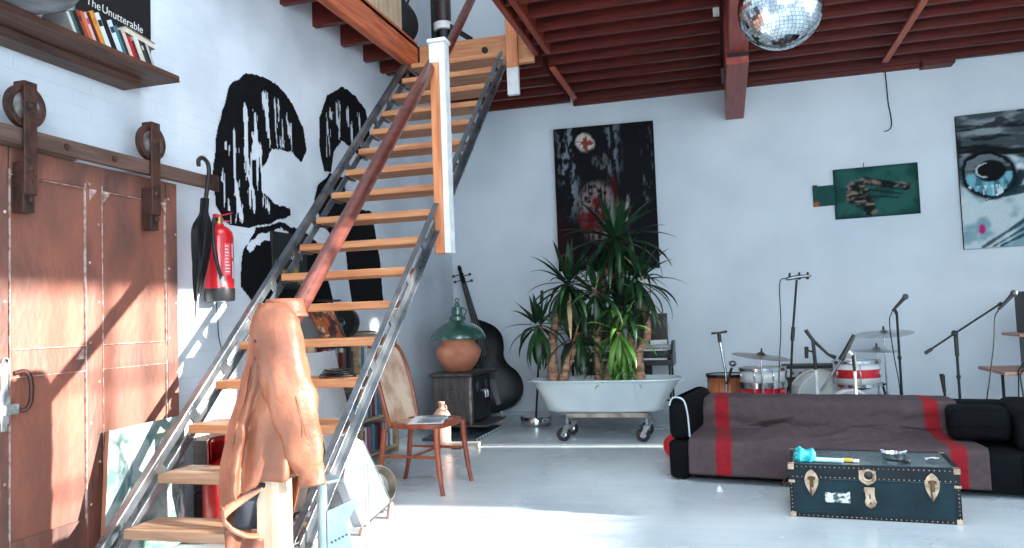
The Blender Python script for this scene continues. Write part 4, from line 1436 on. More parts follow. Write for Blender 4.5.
# green enamel lampshade over the pot
GREEN = mat('green_enamel', rgb(58, 100, 86), 0.2, 0, rgb(46, 84, 74), 3, coat=0.8)
ls = thing('lamp_shade', 'big green enamel industrial lampshade resting on top of the terracotta pot', 'lampshade', (px0, py0, ZT + 0.32))
zl = ZT + 0.341
MB().lathe([(0.275, 0.0), (0.28, -0.012), (0.284, 0.0), (0.27, 0.04), (0.235, 0.09), (0.17, 0.135), (0.10, 0.165), (0.085, 0.18), (0.085, 0.215), (0.06, 0.235), (0.0, 0.24)], (px0, py0, zl), 48).build('shade', GREEN, ls, solid=0.003)
MB().lathe([(0.045, 0.236), (0.05, 0.24), (0.05, 0.29), (0.058, 0.295), (0.058, 0.31), (0.03, 0.325), (0.022, 0.36), (0, 0.362)], (px0, py0, zl), 28).build('cap', GREEN, ls)
b = MB()
for k in range(3):
    a = k * 2.1 + 0.5
    b.tube(spline([(px0 + 0.07 * math.cos(a), py0 + 0.07 * math.sin(a), zl + 0.23), (px0 + 0.095 * math.cos(a), py0 + 0.095 * math.sin(a), zl + 0.27), (px0 + 0.055 * math.cos(a), py0 + 0.055 * math.sin(a), zl + 0.31)], 4), 0.006, 6)
b.build('cap_strut', GREEN, ls)
MB().lathe([(0.018, -0.004), (0.024, 0), (0.018, 0.004), (0.012, 0), (0.018, -0.004)], (px0, py0, zl + 0.385), 20, (0, 1, 0)).build('hanging_ring', DARKSTEEL, ls)

# ------------------------------------------------------------------ double bass leaning into the corner
BASSM = mat('dark_bass_varnish', rgb(13, 13, 15), 0.42, 0, rgb(7, 8, 10), 4, spec=0.3)
EBONY = mat('ebony', rgb(14, 13, 14), 0.4, scale=10)
b0 = Vector((-2.50, 8.34, 0.10))                   # lower end of the body
bt = Vector((-3.02, 8.58, 1.74))                   # scroll
axd = (bt - b0).normalized()
bn = Vector((0.30, -0.90, 0.0)); bn = (bn - axd * bn.dot(axd)).normalized()      # front of the instrument
bs = axd.cross(bn).normalized()
bass = thing('double_bass', 'dark double bass leaning into the corner behind the iron stove', 'double bass', (-2.5, 8.34, 0))


def bp(s_, a, w):
    return b0 + axd * s_ + bs * a + bn * w


prof = [(0.0, 0.0), (0.006, 0.12), (0.05, 0.23), (0.14, 0.305), (0.25, 0.325), (0.36, 0.30), (0.44, 0.245), (0.50, 0.215), (0.56, 0.205), (0.63, 0.215), (0.70, 0.24), (0.78, 0.252), (0.86, 0.24), (0.94, 0.195), (1.01, 0.12), (1.06, 0.05), (1.08, 0.03)]
prof_s = [(p.x, p.y) for p in spline([Vector((a, w, 0)) for a, w in prof], 4)]
outline = [(w, s_) for s_, w in prof_s] + [(-w, s_) for s_, w in reversed(prof_s[1:])]
b = MB()
nO = len(outline)
rings = [(-0.10, 0.0), (-0.112, 0.55), (-0.10, 0.97), (-0.095, 1.0), (0.085, 1.0), (0.09, 0.97), (0.115, 0.55), (0.122, 0.0)]
cs = 0.5
vs, fs = [], []
for w, k in rings:
    for a, s_ in outline:
        ks = 1 if k > 0.9 else k
        vs.append(bp(cs + (s_ - cs) * (k if k < 0.9 else 1 - (1 - k) * 0.3), a * k, w))
for i in range(len(rings) - 1):
    for j in range(nO):
        k = (j + 1) % nO
        fs.append((i * nO + j, i * nO + k, (i + 1) * nO + k, (i + 1) * nO + j))
b.add(vs, fs)
b.build('body', BASSM, bass, angle=50)
MB().tube([bp(1.03, 0, 0.06), bp(1.2, 0, 0.085), bp(1.50, 0, 0.075)], [0.040, 0.034, 0.03], 12).build('neck', BASSM, bass)
b = MB()
q = Matrix((bs, axd, bn)).transposed()
vs = []
for s_, hw in ((0.62, 0.05), (1.52, 0.03)):
    for a, w in ((-hw, 0.0), (hw, 0.0), (hw * 0.6, 0.016), (-hw * 0.6, 0.016)):
        vs.append(bp(s_, a, (0.155 if s_ < 1 else 0.10) + w))
b.add(vs, [(0, 1, 2, 3), (7, 6, 5, 4), (0, 4, 5, 1), (1, 5, 6, 2), (2, 6, 7, 3), (3, 7, 4, 0)])
b.build('fingerboard', EBONY, bass)
hdp = MB().tube([bp(1.50, 0, 0.08), bp(1.58, 0, 0.075), bp(1.68, 0, 0.05)], [0.026, 0.03, 0.022], 12)
ho = hdp.build('pegbox', BASSM, bass)
scr = []
for i in range(34):
    th = i / 33 * 2 * math.pi * 1.6
    r = 0.055 * (1 - 0.75 * i / 33)
    scr.append(bp(1.70 + r * math.sin(th) + 0.0, 0, 0.03 + r * math.cos(th)))
MB().tube(scr, [0.024 - 0.012 * i / 33 for i in range(34)], 10).build('scroll', BASSM, bass)
b = MB()
for k, (s_, a) in enumerate(((1.54, 1), (1.58, -1), (1.62, 1), (1.65, -1))):
    b = MB().tube([bp(s_, -0.03 * a, 0.065), bp(s_, 0.085 * a, 0.065)], 0.006, 8)
    b.lathe([(0, -0.004), (0.018, -0.003), (0.018, 0.003), (0, 0.004)], bp(s_, 0.095 * a, 0.065), 12, bn)
    b.build('tuning_peg', DARKSTEEL, bass)
b = MB().prism([(-0.085, 0), (-0.06, 0), (-0.045, 0.05), (0.045, 0.05), (0.06, 0), (0.085, 0), (0.06, 0.15), (-0.06, 0.15)], bp(0.44, 0, 0.108), bs, bn, 0.014)
b.build('bridge', mat('bridge_maple', rgb(96, 70, 52), 0.5), bass)
b = MB().prism([(-0.028, 0), (0.028, 0), (0.045, 0.30), (-0.045, 0.30)], bp(0.05, 0, 0.165), bs, axd, 0.014)
b.build('tailpiece', EBONY, bass, bevel=0.003)
STRING = mat('bass_string', (0.3, 0.28, 0.26), 0.35, 0.9)
for k in range(4):
    a0, a1, a2 = -0.033 + 0.022 * k, -0.045 + 0.03 * k, -0.015 + 0.010 * k
    MB().tube([bp(0.34, a0, 0.18), bp(0.447, a1, 0.262), bp(1.52, a2, 0.125)], 0.0022, 5).build('string', STRING, bass)
MB().tube([bp(-0.005, 0, 0), Vector((bp(-0.12, 0, 0).x, bp(-0.12, 0, 0).y, 0.0))], [0.010, 0.006], 8).build('endpin', STEEL, bass)
for a in (-1, 1):
    MB().tube(spline([bp(0.40, 0.12 * a, 0.108), bp(0.45, 0.135 * a, 0.106), bp(0.50, 0.125 * a, 0.108), bp(0.56, 0.115 * a, 0.112), bp(0.60, 0.13 * a, 0.106)], 4), 0.006, 6).build('sound_hole', EBONY, bass)

# ------------------------------------------------------------------ zinc bathtub planter on a wheeled trolley
ZINC = mat('zinc', rgb(204, 214, 216), 0.35, 0.2, rgb(182, 194, 198), 2.2, 0.35, 0.7, bump=0.08, bscale=14, rvar=0.1)
tcx, tcy = -1.11, 7.12
TX = Vector((1, 0.0, 0))


def tub_ring(z, hl, hr, hw, n=56, inset=0.0):
    out = []
    for i in range(n):
        th = 2 * math.pi * i / n
        c_, s_ = math.cos(th), math.sin(th)
        e = 0.42
        L = (hr if c_ > 0 else hl) - inset
        out.append(Vector((tcx + L * math.copysign(abs(c_) ** e, c_), tcy + (hw - inset) * math.copysign(abs(s_) ** 0.75, s_), z)))
    return out


tub = thing('bathtub', 'old zinc bathtub filled with earth and yuccas on a wheeled trolley', 'bathtub', (tcx, tcy, 0.255))
zb, zt = 0.258, 0.545
rings = []
for z, k in ((zb, 0.0), (zb, 0.6), (zb, 0.9), (zb + 0.012, 0.97), (zb + 0.05, 1.0)):
    rings.append(tub_ring(z, 0.56 * k, 0.53 * k, 0.215 * k))
for t in (0.25, 0.5, 0.75, 0.92, 1.0):
    z = zb + 0.05 + (zt - zb - 0.05) * t
    rings.append(tub_ring(z, 0.56 + 0.135 * t ** 1.15, 0.53 + 0.15 * t ** 1.15, 0.215 + 0.06 * t))
for t in (1.0, 0.7, 0.4):
    z = zb + 0.05 + (zt - zb - 0.05) * t
    rings.append(tub_ring(z, 0.56 + 0.135 * t ** 1.15, 0.53 + 0.15 * t ** 1.15, 0.215 + 0.06 * t, inset=0.006))
n = len(rings[0])
vs = [p for r in rings for p in r]
fs = [(i * n + j, i * n + (j + 1) % n, (i + 1) * n + (j + 1) % n, (i + 1) * n + j) for i in range(len(rings) - 1) for j in range(n)]
MB().add(vs, fs).build('basin', ZINC, tub, angle=50)
rim = tub_ring(zt, 0.698, 0.683, 0.278)
MB().tube(rim + [rim[0]], 0.011, 10).build('rolled_rim', ZINC, tub)
b = MB()
for x in (-0.46, 0.30):
    pts = []
    for t in (0, 0.2, 0.45, 0.7, 0.95):
        z = zb + 0.05 + (zt - zb - 0.05) * t
        hw = 0.215 + 0.06 * t
        L = 0.55 + 0.14 * t
        s_ = (1 - (abs(x) / L) ** (2 / 0.42)) ** (0.75 / 2)
        pts.append((tcx + x, tcy - hw * s_ - 0.001, z))
    b = MB().tube(pts, 0.0035, 6)
    b.build('seam', ZINC, tub)
for sgn, L in ((-1, 0.70), (1, 0.685)):
    MB().tube(spline([(tcx + sgn * (L - 0.01), tcy - 0.06, zt - 0.02), (tcx + sgn * (L + 0.035), tcy - 0.05, zt - 0.012), (tcx + sgn * (L + 0.035), tcy + 0.05, zt - 0.012), (tcx + sgn * (L - 0.01), tcy + 0.06, zt - 0.02)], 5), 0.007, 8).build('handle', ZINC, tub)
SOIL = mat('potting_soil', rgb(62, 46, 36), 0.95, c2=rgb(34, 26, 22), scale=30, bump=0.8, bscale=50)
b = MB()
sr = tub_ring(zt - 0.045, 0.66, 0.65, 0.262)
b.add([Vector((tcx, tcy, zt - 0.03))] + sr, [(0, 1 + i, 1 + (i + 1) % n) for i in range(n)])
b.build('soil', SOIL, tub)
# trolley
tr = thing('trolley', 'low metal trolley with four castors under the zinc bathtub', 'trolley', (tcx, tcy, 0))
fx0, fx1, fy0, fy1 = tcx - 0.34, tcx + 0.38, tcy - 0.19, tcy + 0.19
TRM = mat('trolley_steel', rgb(170, 160, 152), 0.4, 0.6, rgb(120, 110, 104), 10)
b = MB()
for y in (fy0, fy1): b.b2((fx0, y - 0.014, 0.215), (fx1, y + 0.014, 0.255))
for x in (fx0, fx1, tcx): b.b2((x - 0.014, fy0 + 0.0145, 0.216), (x + 0.014, fy1 - 0.0145, 0.254))
b.build('frame', TRM, tr, bevel=0.003)
RUB = mat('rubber', rgb(26, 27, 29), 0.6, scale=20)
for x in (fx0 + 0.0, fx1 - 0.0):
    for y in (fy0, fy1):
        b = MB().b2((x - 0.012, y - 0.012, 0.15), (x + 0.012, y + 0.012, 0.2145))
        b.b2((x - 0.03, y - 0.03, 0.14), (x + 0.03, y + 0.03, 0.15))
        for d_ in (-1, 1):
            b.prism([(-0.028, 0), (0.028, 0), (-0.022 + 0.0, -0.085), (-0.055, -0.085)], (x, y + d_ * 0.024 - 0.002, 0.142), (1, 0, 0), (0, 0, 1), -0.004)
        c_ = b.build('castor_fork', STEEL, tr, bevel=0.002)
        wx = x - 0.038
        wo = MB().lathe([(0.030, -0.015), (0.056, -0.015), (0.062, -0.008), (0.062, 0.008), (0.056, 0.015), (0.030, 0.015)], (wx, y, 0.0625), 28, (0, 1, 0)).build('castor_wheel', RUB, c_)
        MB().lathe([(0, 0.012), (0.012, 0.017), (0.03, 0.012), (0.03, -0.012), (0.012, -0.017), (0, -0.012)], (wx, y, 0.0625), 20, (0, 1, 0)).build('wheel_hub', CHROME, c_)

# ------------------------------------------------------------------ yuccas growing in the tub
BARK = mat('yucca_bark', rgb(200, 156, 128), 0.8, 0, rgb(124, 84, 64), 14, 0.35, 0.65, (1, 1, 3), bump=0.7, bscale=40)
LEAF = mat('yucca_leaf', rgb(34, 66, 36), 0.38, 0, rgb(14, 32, 20), 3, 0.35, 0.7, spec=0.4)
LEAFL = mat('young_yucca_leaf', rgb(108, 150, 62), 0.35, 0, rgb(60, 108, 46), 3, 0.35, 0.7)
LEAFD = mat('dry_yucca_leaf', rgb(214, 186, 140), 0.6, 0, rgb(160, 116, 76), 4)
lr = random.Random(21)


def leaf(mb, base, az, el, L, W, droop):
    """One strap leaf: leaves the stem at azimuth az and elevation el, curving down by droop."""
    n_ = 9
    d = Vector((math.cos(az) * math.cos(el), math.sin(az) * math.cos(el), math.sin(el)))
    p = Vector(base)
    e = el
    side = Vector((-math.sin(az), math.cos(az), 0))
    vs, fs = [], []
    for i in range(n_ + 1):
        t = i / n_
        w = W * (0.55 + 1.4 * t - 0.2 * t * t if t < 0.35 else 1.02 * (1 - ((t - 0.35) / 0.65) ** 1.7)) * 0.5
        dd = Vector((math.cos(az) * math.cos(e), math.sin(az) * math.cos(e), math.sin(e)))
        up_ = side.cross(dd)
        vs += [p - side * w + up_ * (w * 0.35), p.copy(), p + side * w + up_ * (w * 0.35)]
        p = p + dd * (L / n_)
        e -= droop / n_ * (0.35 + 1.5 * t)
    for i in range(n_):
        for j in range(2):
            fs.append((i * 3 + j, i * 3 + j + 1, (i + 1) * 3 + j + 1, (i + 1) * 3 + j))
    mb.add(vs, fs)


def crown(root, c, n_, L, W, dry=0, up=1.0, mat_=None, name='leaf_crown', stretch=0.12, droop=(0.2, 2.5)):
    b_ = MB()
    for i in range(n_):
        t = (i + 0.5) / n_                       # 0 = old, outer, hanging; 1 = young, upright
        az = i * 2.39996 + lr.uniform(-0.3, 0.3)
        el = R(-68 + 150 * t ** 1.1 * up) + lr.uniform(-0.12, 0.12)
        l_ = L * lr.uniform(0.75, 1.0) * (0.75 + 0.35 * math.sin(math.pi * min(1, t + 0.15)))
        dr = droop[0] + (droop[1] - droop[0]) * (1 - t) * lr.uniform(0.6, 1.1)
        z = c[2] - stretch * (1 - t) + lr.uniform(-0.02, 0.02)
        leaf(b_, (c[0] + 0.025 * math.cos(az), c[1] + 0.025 * math.sin(az), z), az, min(el, R(86)), l_, W * lr.uniform(0.85, 1.1), dr)
    o_ = b_.build(name, mat_ or LEAF, root, angle=80)
    if dry:
        b_ = MB()
        for i in range(dry):
            az = lr.uniform(0, 2 * math.pi)
            leaf(b_, (c[0], c[1], c[2] - stretch - 0.03), az, R(-40), L * lr.uniform(0.7, 1.0), W * 0.75, lr.uniform(0.8, 1.3))
        b_.build('dry_leaves', LEAFD, root, angle=80)
    return o_


zso = zt - 0.045


def trunk(root, pts, r0, r1, name='trunk'):
    P = spline(pts, 7)
    k = len(P)
    rs_ = [(r0 + (r1 - r0) * i / (k - 1)) * (1 + 0.10 * math.sin(i * 2.2)) for i in range(k)]
    return MB().tube(P, rs_, 12).build(name, BARK, root)


GY = 'yuccas in the bathtub'
ya = thing('yucca', 'yucca with the thick leaning trunk at the left end of the bathtub', 'plant', (-1.60, 7.10, zso), 0, GY)
trunk(ya, [(-1.59, 7.10, zso - 0.02), (-1.61, 7.11, 0.75), (-1.57, 7.12, 1.05), (-1.46, 7.10, 1.40)], 0.06, 0.032)
MB().tube(spline([(-1.60, 7.11, 0.82), (-1.68, 7.05, 0.95), (-1.70, 7.0, 1.06)], 5), [0.03] * 10 + [0.024], 10).build('branch', BARK, ya)
crown(ya, (-1.70, 7.0, 1.12), 30, 0.44, 0.058, 0)
crown(ya, (-1.42, 7.10, 1.50), 46, 0.56, 0.060, 2)
yb_ = thing('yucca', 'short yucca with a stubby slanting trunk second from the left in the bathtub', 'plant', (-1.52, 7.02, zso), 0, GY)
trunk(yb_, [(-1.51, 7.02, zso - 0.02), (-1.46, 7.03, 0.66), (-1.37, 7.02, 0.86), (-1.33, 7.02, 0.98)], 0.05, 0.03)
crown(yb_, (-1.32, 7.02, 1.02), 32, 0.46, 0.055, 1)
yc = thing('yucca', 'tall straight yucca in the middle of the bathtub with the highest crown', 'plant', (-1.18, 7.16, zso), 0, GY)
trunk(yc, [(-1.18, 7.16, zso - 0.02), (-1.18, 7.17, 0.85), (-1.15, 7.18, 1.3), (-1.0, 7.15, 1.78)], 0.04, 0.03)
for px_, py_, pz_, n_, L_ in ((-1.16, 7.02, 1.42, 30, 0.50), (-0.95, 7.2, 1.58, 30, 0.52)):
    MB().tube(spline([(-1.15, 7.18, 1.25), (px_ * 0.6 - 1.15 * 0.4, (py_ + 7.18) / 2, pz_ - 0.12), (px_, py_, pz_ - 0.04)], 5), [0.024] * 10 + [0.02], 10).build('branch', BARK, yc)
    crown(yc, (px_, py_, pz_), n_, L_, 0.06, 1)
crown(yc, (-0.97, 7.14, 1.90), 58, 0.66, 0.068, 4)
yd = thing('yucca', 'yucca with the pale forked trunk at the right of the bathtub', 'plant', (-0.79, 7.08, zso), 0, GY)
trunk(yd, [(-0.79, 7.08, zso - 0.02), (-0.795, 7.08, 0.66), (-0.80, 7.08, 0.82)], 0.052, 0.045)
trunk(yd, [(-0.80, 7.08, 0.80), (-0.88, 7.07, 0.92), (-0.92, 7.06, 1.06), (-0.90, 7.05, 1.2)], 0.036, 0.028, 'branch')
trunk(yd, [(-0.80, 7.08, 0.80), (-0.71, 7.09, 0.92), (-0.71, 7.1, 1.10), (-0.76, 7.1, 1.42)], 0.036, 0.028, 'branch')
crown(yd, (-0.90, 7.04, 1.27), 30, 0.46, 0.056, 1)
crown(yd, (-0.77, 7.10, 1.50), 38, 0.55, 0.058, 5)
ye = thing('yucca', 'slim slanting yucca between the middle and the forked one', 'plant', (-1.05, 7.0, zso), 0, GY)
trunk(ye, [(-1.07, 7.0, zso - 0.02), (-1.05, 7.0, 0.68), (-0.97, 7.0, 0.86), (-0.95, 7.0, 0.98)], 0.034, 0.026)
crown(ye, (-0.95, 7.0, 1.04), 30, 0.46, 0.055, 1, mat_=LEAFL)
yf = thing('leafy_shoot', 'bright green bushy young shoots at the foot of the forked yucca', 'plant', (-0.96, 6.97, zso), 0, None)
for k, (x, y, z) in enumerate(((-0.98, 6.98, 0.62), (-0.90, 6.96, 0.66), (-1.04, 6.98, 0.60), (-0.93, 7.0, 0.76))):
    MB().tube([(x, y, zso - 0.01), (x, y, z)], 0.008, 8).build('stem', LEAFL, yf)
    crown(yf, (x, y, z), 16, 0.22, 0.035, 0, mat_=LEAFL, stretch=0.08)

# floor lamp base/stand and pole behind the tub
fs_ = thing('microphone_stand', 'thin black stand with a round chrome base left of the bathtub', 'stand', (-2.0, 7.95, 0))
MB().lathe([(0, 0.002), (0.158, 0.002), (0.162, 0.01), (0.162, 0.082), (0.155, 0.092), (0.03, 0.097), (0, 0.098)], (-2.0, 7.95, 0), 40).build('base', CHROME, fs_)
MB().tube([(-2.0, 7.95, 0.06), (-1.94, 7.95, 0.75), (-1.88, 7.95, 1.35)], 0.011, 10).build('pole', BLACK, fs_)
MB().tube([(-1.89, 7.95, 1.3), (-1.88, 7.95, 1.42)], [0.02, 0.016], 10).build('clutch', PLASTIC, fs_)

# ------------------------------------------------------------------ combo organ behind the tub
og = thing('electric_organ', 'black electric organ with two rows of keys standing behind the bathtub', 'organ', (-1.12, 8.2, 0))
OB = mat('organ_black', rgb(20, 20, 22), 0.35, c2=rgb(32, 30, 32), scale=5)
ox0, ox1 = -1.70, -0.56
MB().b2((ox0, 7.98, 0.60), (ox1, 8.45, 0.655)).build('lower_case', OB, og, bevel=0.004)
MB().b2((ox0, 8.16, 0.656), (ox1, 8.45, 0.74)).build('upper_case', OB, og, bevel=0.004)
for x in (ox0, ox1):
    MB().prism([(0, 0), (0.47, 0), (0.47, 0.25), (0.22, 0.25), (0.0, 0.12)], (x - 0.012, 7.975, 0.59), (0, 1, 0), (0, 0, 1), 0.024).build('cheek_panel', OB, og, bevel=0.003)
MB().b2((ox0 + 0.02, 8.33, 0.741), (ox1 - 0.06, 8.45, 1.13)).build('back_cabinet', OB, og, bevel=0.004)
MB().b2((ox0 + 0.06, 8.315, 0.80), (ox1 - 0.12, 8.3295, 1.09)).build('cabinet_recess', mat('brown_recess', rgb(52, 30, 24), 0.5, c2=rgb(30, 20, 18), scale=6), og)
b = MB()
for y0, y1, z in ((8.0, 8.13, 0.656), (8.18, 8.30, 0.741)):
    w = 0.0235
    k = int((ox1 - ox0 - 0.06) / w)
    kb = MB()
    for i in range(k):
        kb.b2((ox0 + 0.03 + i * w, y0, z), (ox0 + 0.03 + i * w + w - 0.002, y1, z + 0.016))
    kbo = kb.build('keyboard', mat('ivory_keys', rgb(232, 232, 226), 0.3), og)
    kbo['kind'] = 'stuff'
    kk = MB()
    for i in range(k - 1):
        if i % 7 in (0, 1, 3, 4, 5):
            kk.b2((ox0 + 0.03 + (i + 1) * w - 0.006, y0 + 0.05, z + 0.0165), (ox0 + 0.03 + (i + 1) * w + 0.005, y1, z + 0.027))
    ko = kk.build('black_keys', PLASTIC, kbo)
    ko['kind'] = 'stuff'
MB().b2((ox0 + 0.02, 8.302, 0.7415), (ox1 - 0.02, 8.328, 0.80)).build('control_strip', mat('grey_strip', rgb(170, 174, 176), 0.4, 0.4), og)
MB().b2((-0.80, 8.27, 0.80), (-0.62, 8.33, 0.85)).build('tab_switch_box', WHITEP, og, bevel=0.004)
for x in (ox0 + 0.03, ox1 - 0.03):
    for y in (8.02, 8.4):
        MB().tube([(x, y, 0.0), (x, y, 0.6)], 0.012, 10).build('leg', BLACK, og)
MB().tube([(ox0 + 0.03, 8.4, 0.2), (ox1 - 0.03, 8.4, 0.2)], 0.009, 8).build('leg_brace', BLACK, og)
MB().b2((-1.5, 8.34, 0.25), (-0.8, 8.40, 0.58)).build('modesty_panel', mat('dark_panel', rgb(44, 36, 32), 0.6), og)


# ------------------------------------------------------------------ pictures on the back wall
ARTP = paintmat('oil_paint', 0.7, 0.25, 60)
ARTP.node_tree.nodes['Principled BSDF'].inputs['Specular IOR Level'].default_value = 0.12
SPECK = (0.012, 0.012, 0.014)


def darkart(u, v):
    """Near-black canvas with scraped white streaks and blood-red patches."""
    c = (0.008, 0.008, 0.010)
    s1 = fb(u * 22, v * 4) * fb(u * 46 + 5, v * 26)
    cols_ = max(sm(0.16, 0.02, abs(u - 0.14)), sm(0.07, 0.01, abs(u - 0.93)) * 0.8, sm(0.13, 0.03, abs(u - 0.58)) * sm(0.55, 0.75, v) * 0.7)
    c = mixc(c, rgb(132, 142, 150), sm(0.26, 0.42, s1) * cols_ * sm(0.3, 0.55, v))
    # figure-less central field: pale scraped patch with red
    r1 = math.hypot((u - 0.42) / 0.20, (v - 0.40) / 0.22)
    pale = sm(1.1, 0.75, r1 + 0.35 * (fb(u * 8, v * 8) - 0.5))
    c = mixc(c, rgb(150, 132, 130), pale * sm(0.16, 0.3, fb(u * 50, v * 8) * fb(u * 30, v * 40 + 3)) * 0.9)
    red = sm(1.0, 0.6, math.hypot((u - 0.36) / 0.15, (v - 0.34) / 0.10) + 0.8 * (fb(u * 9 + 4, v * 9) - 0.5))
    red = max(red, sm(1.0, 0.5, math.hypot((u - 0.40) / 0.05, (v - 0.47) / 0.05) + 0.7 * (fb(u * 12, v * 12) - 0.5)))
    red = max(red, 0.7 * sm(1.0, 0.6, math.hypot((u - 0.58) / 0.05, (v - 0.5) / 0.22) + 0.6 * (fb(u * 9, v * 9 + 6) - 0.5)) * fb(u * 20, v * 4))
    c = mixc(c, rgb(104, 8, 16), red * 0.85)
    d = math.hypot((u - 0.32) / 0.11, (v - 0.885) / 0.065) + 0.9 * (fb(u * 14 + 2, v * 14) - 0.5)
    c = mixc(c, rgb(214, 200, 188), sm(1.05, 0.75, d))
    x_, y_ = abs(u - 0.32) * 1.16, abs(v - 0.885) * 1.66
    rq = min(max(x_ / 0.030, y_ / 0.085), max(y_ / 0.030, x_ / 0.085)) + 1.1 * (fb(u * 26 + 3, v * 34) - 0.5)
    c = mixc(c, rgb(132, 12, 18), 0.92 * sm(1.05, 0.8, rq))
    r2 = sm(1.0, 0.7, math.hypot((u - 0.47) / 0.09, (v - 0.74) / 0.06) + 1.1 * (fb(u * 18, v * 18) - 0.5))
    c = mixc(c, rgb(120, 118, 120), r2 * 0.6 * sm(0.4, 0.6, fb(u * 40, v * 20)))
    c = mixc(c, rgb(190, 180, 170), 0.8 * sm(1.0, 0.7, math.hypot((u - 0.72) / 0.035, (v - 0.36) / 0.16)) * sm(0.45, 0.6, fb(u * 40, v * 12)))
    c = mixc(c, rgb(60, 6, 12), 0.5 * sm(0.4, 0.6, fb(u * 4 + 9, v * 3)) * sm(0.25, 0.05, u) * sm(0.6, 0.2, v))
    return c


dpo = at(558.5, 269.5, 1, YB - 0.045)
dp = board((-1.845, YB - 0.018, 1.655), (1, 0, -0.012), (0.0, 0, 1), 1.15, 1.665, 0.045, darkart, 92, 132, SPECK).build('canvas_painting', ARTP, flat=True)
tag(dp, 'tall black canvas with red and white scraped marks hanging behind the yuccas', 'painting')


def greenart(u, v):
    n = fb(u * 5, v * 4)
    c = mixc(rgb(28, 72, 66), rgb(44, 96, 88), sm(0.35, 0.65, n))
    # pale brown crumpled form
    d = max(sm(1.0, 0.8, math.hypot((u - 0.28) / 0.16, (v - 0.5) / 0.32)), sm(0.085, 0.05, seg(u, v, 0.35, 0.72, 0.85, 0.55)) if u > 0.3 else 0, sm(0.1, 0.05, seg(u, v, 0.38, 0.35, 0.42, 0.1)))
    f = fb(u * 14 + 3 * fb(u * 4, v * 4), v * 16)
    d = d * sm(0.34, 0.62, fb(u * 9 + 11, v * 8 + 2) + 0.12 * d)
    c = mixc(c, mixc(rgb(22, 24, 24), rgb(146, 126, 112), sm(0.46, 0.7, f)), d * 0.95)
    for k in range(4):
        c = mixc(c, rgb(16, 22, 22), 0.85 * sm(0.022, 0.006, seg(u, v, 0.36 + 0.03 * k, 0.8 - 0.13 * k, 0.9 - 0.05 * k, 0.55 - 0.07 * k)))
    return mixc(c, rgb(10, 34, 34), 0.6 * sm(0.06, 0.0, min(u, 1 - u, v, 1 - v)))


gpw = thing('green_painting', 'small dark green painting with a square tab on its left side', 'painting', (1.5, YB - 0.02, 2.06))
board((1.165, YB - 0.001, 2.055), (1, 0, 0.012), (0, 0, 1), 0.815, 0.53, 0.03, greenart, 70, 46, rgb(14, 30, 30)).build('panel', ARTP, gpw, flat=True)
board((0.955, YB - 0.001, 2.205), (1, 0, 0.03), (0, 0, 1), 0.21, 0.215, 0.028, lambda u, v: mixc(mixc(rgb(30, 74, 66), rgb(40, 86, 78), fb(u * 5, v * 5)), rgb(196, 96, 50), sm(0.22, 0.12, math.hypot(u - 0.12, v - 0.1) + 0.1 * fb(u * 9, v * 9))), 16, 16, rgb(14, 30, 30)).build('side_tab', ARTP, gpw, flat=True)
b = MB().b2((0.955, YB - 0.034, 2.42), (1.0, YB - 0.03, 2.435)); b.build('corner_clip', BLACK, gpw)
MB().tube([(1.47, YB - 0.005, 2.59), (1.47, YB - 0.005, 2.64)], 0.004, 6).build('nail', BLACK, gpw)


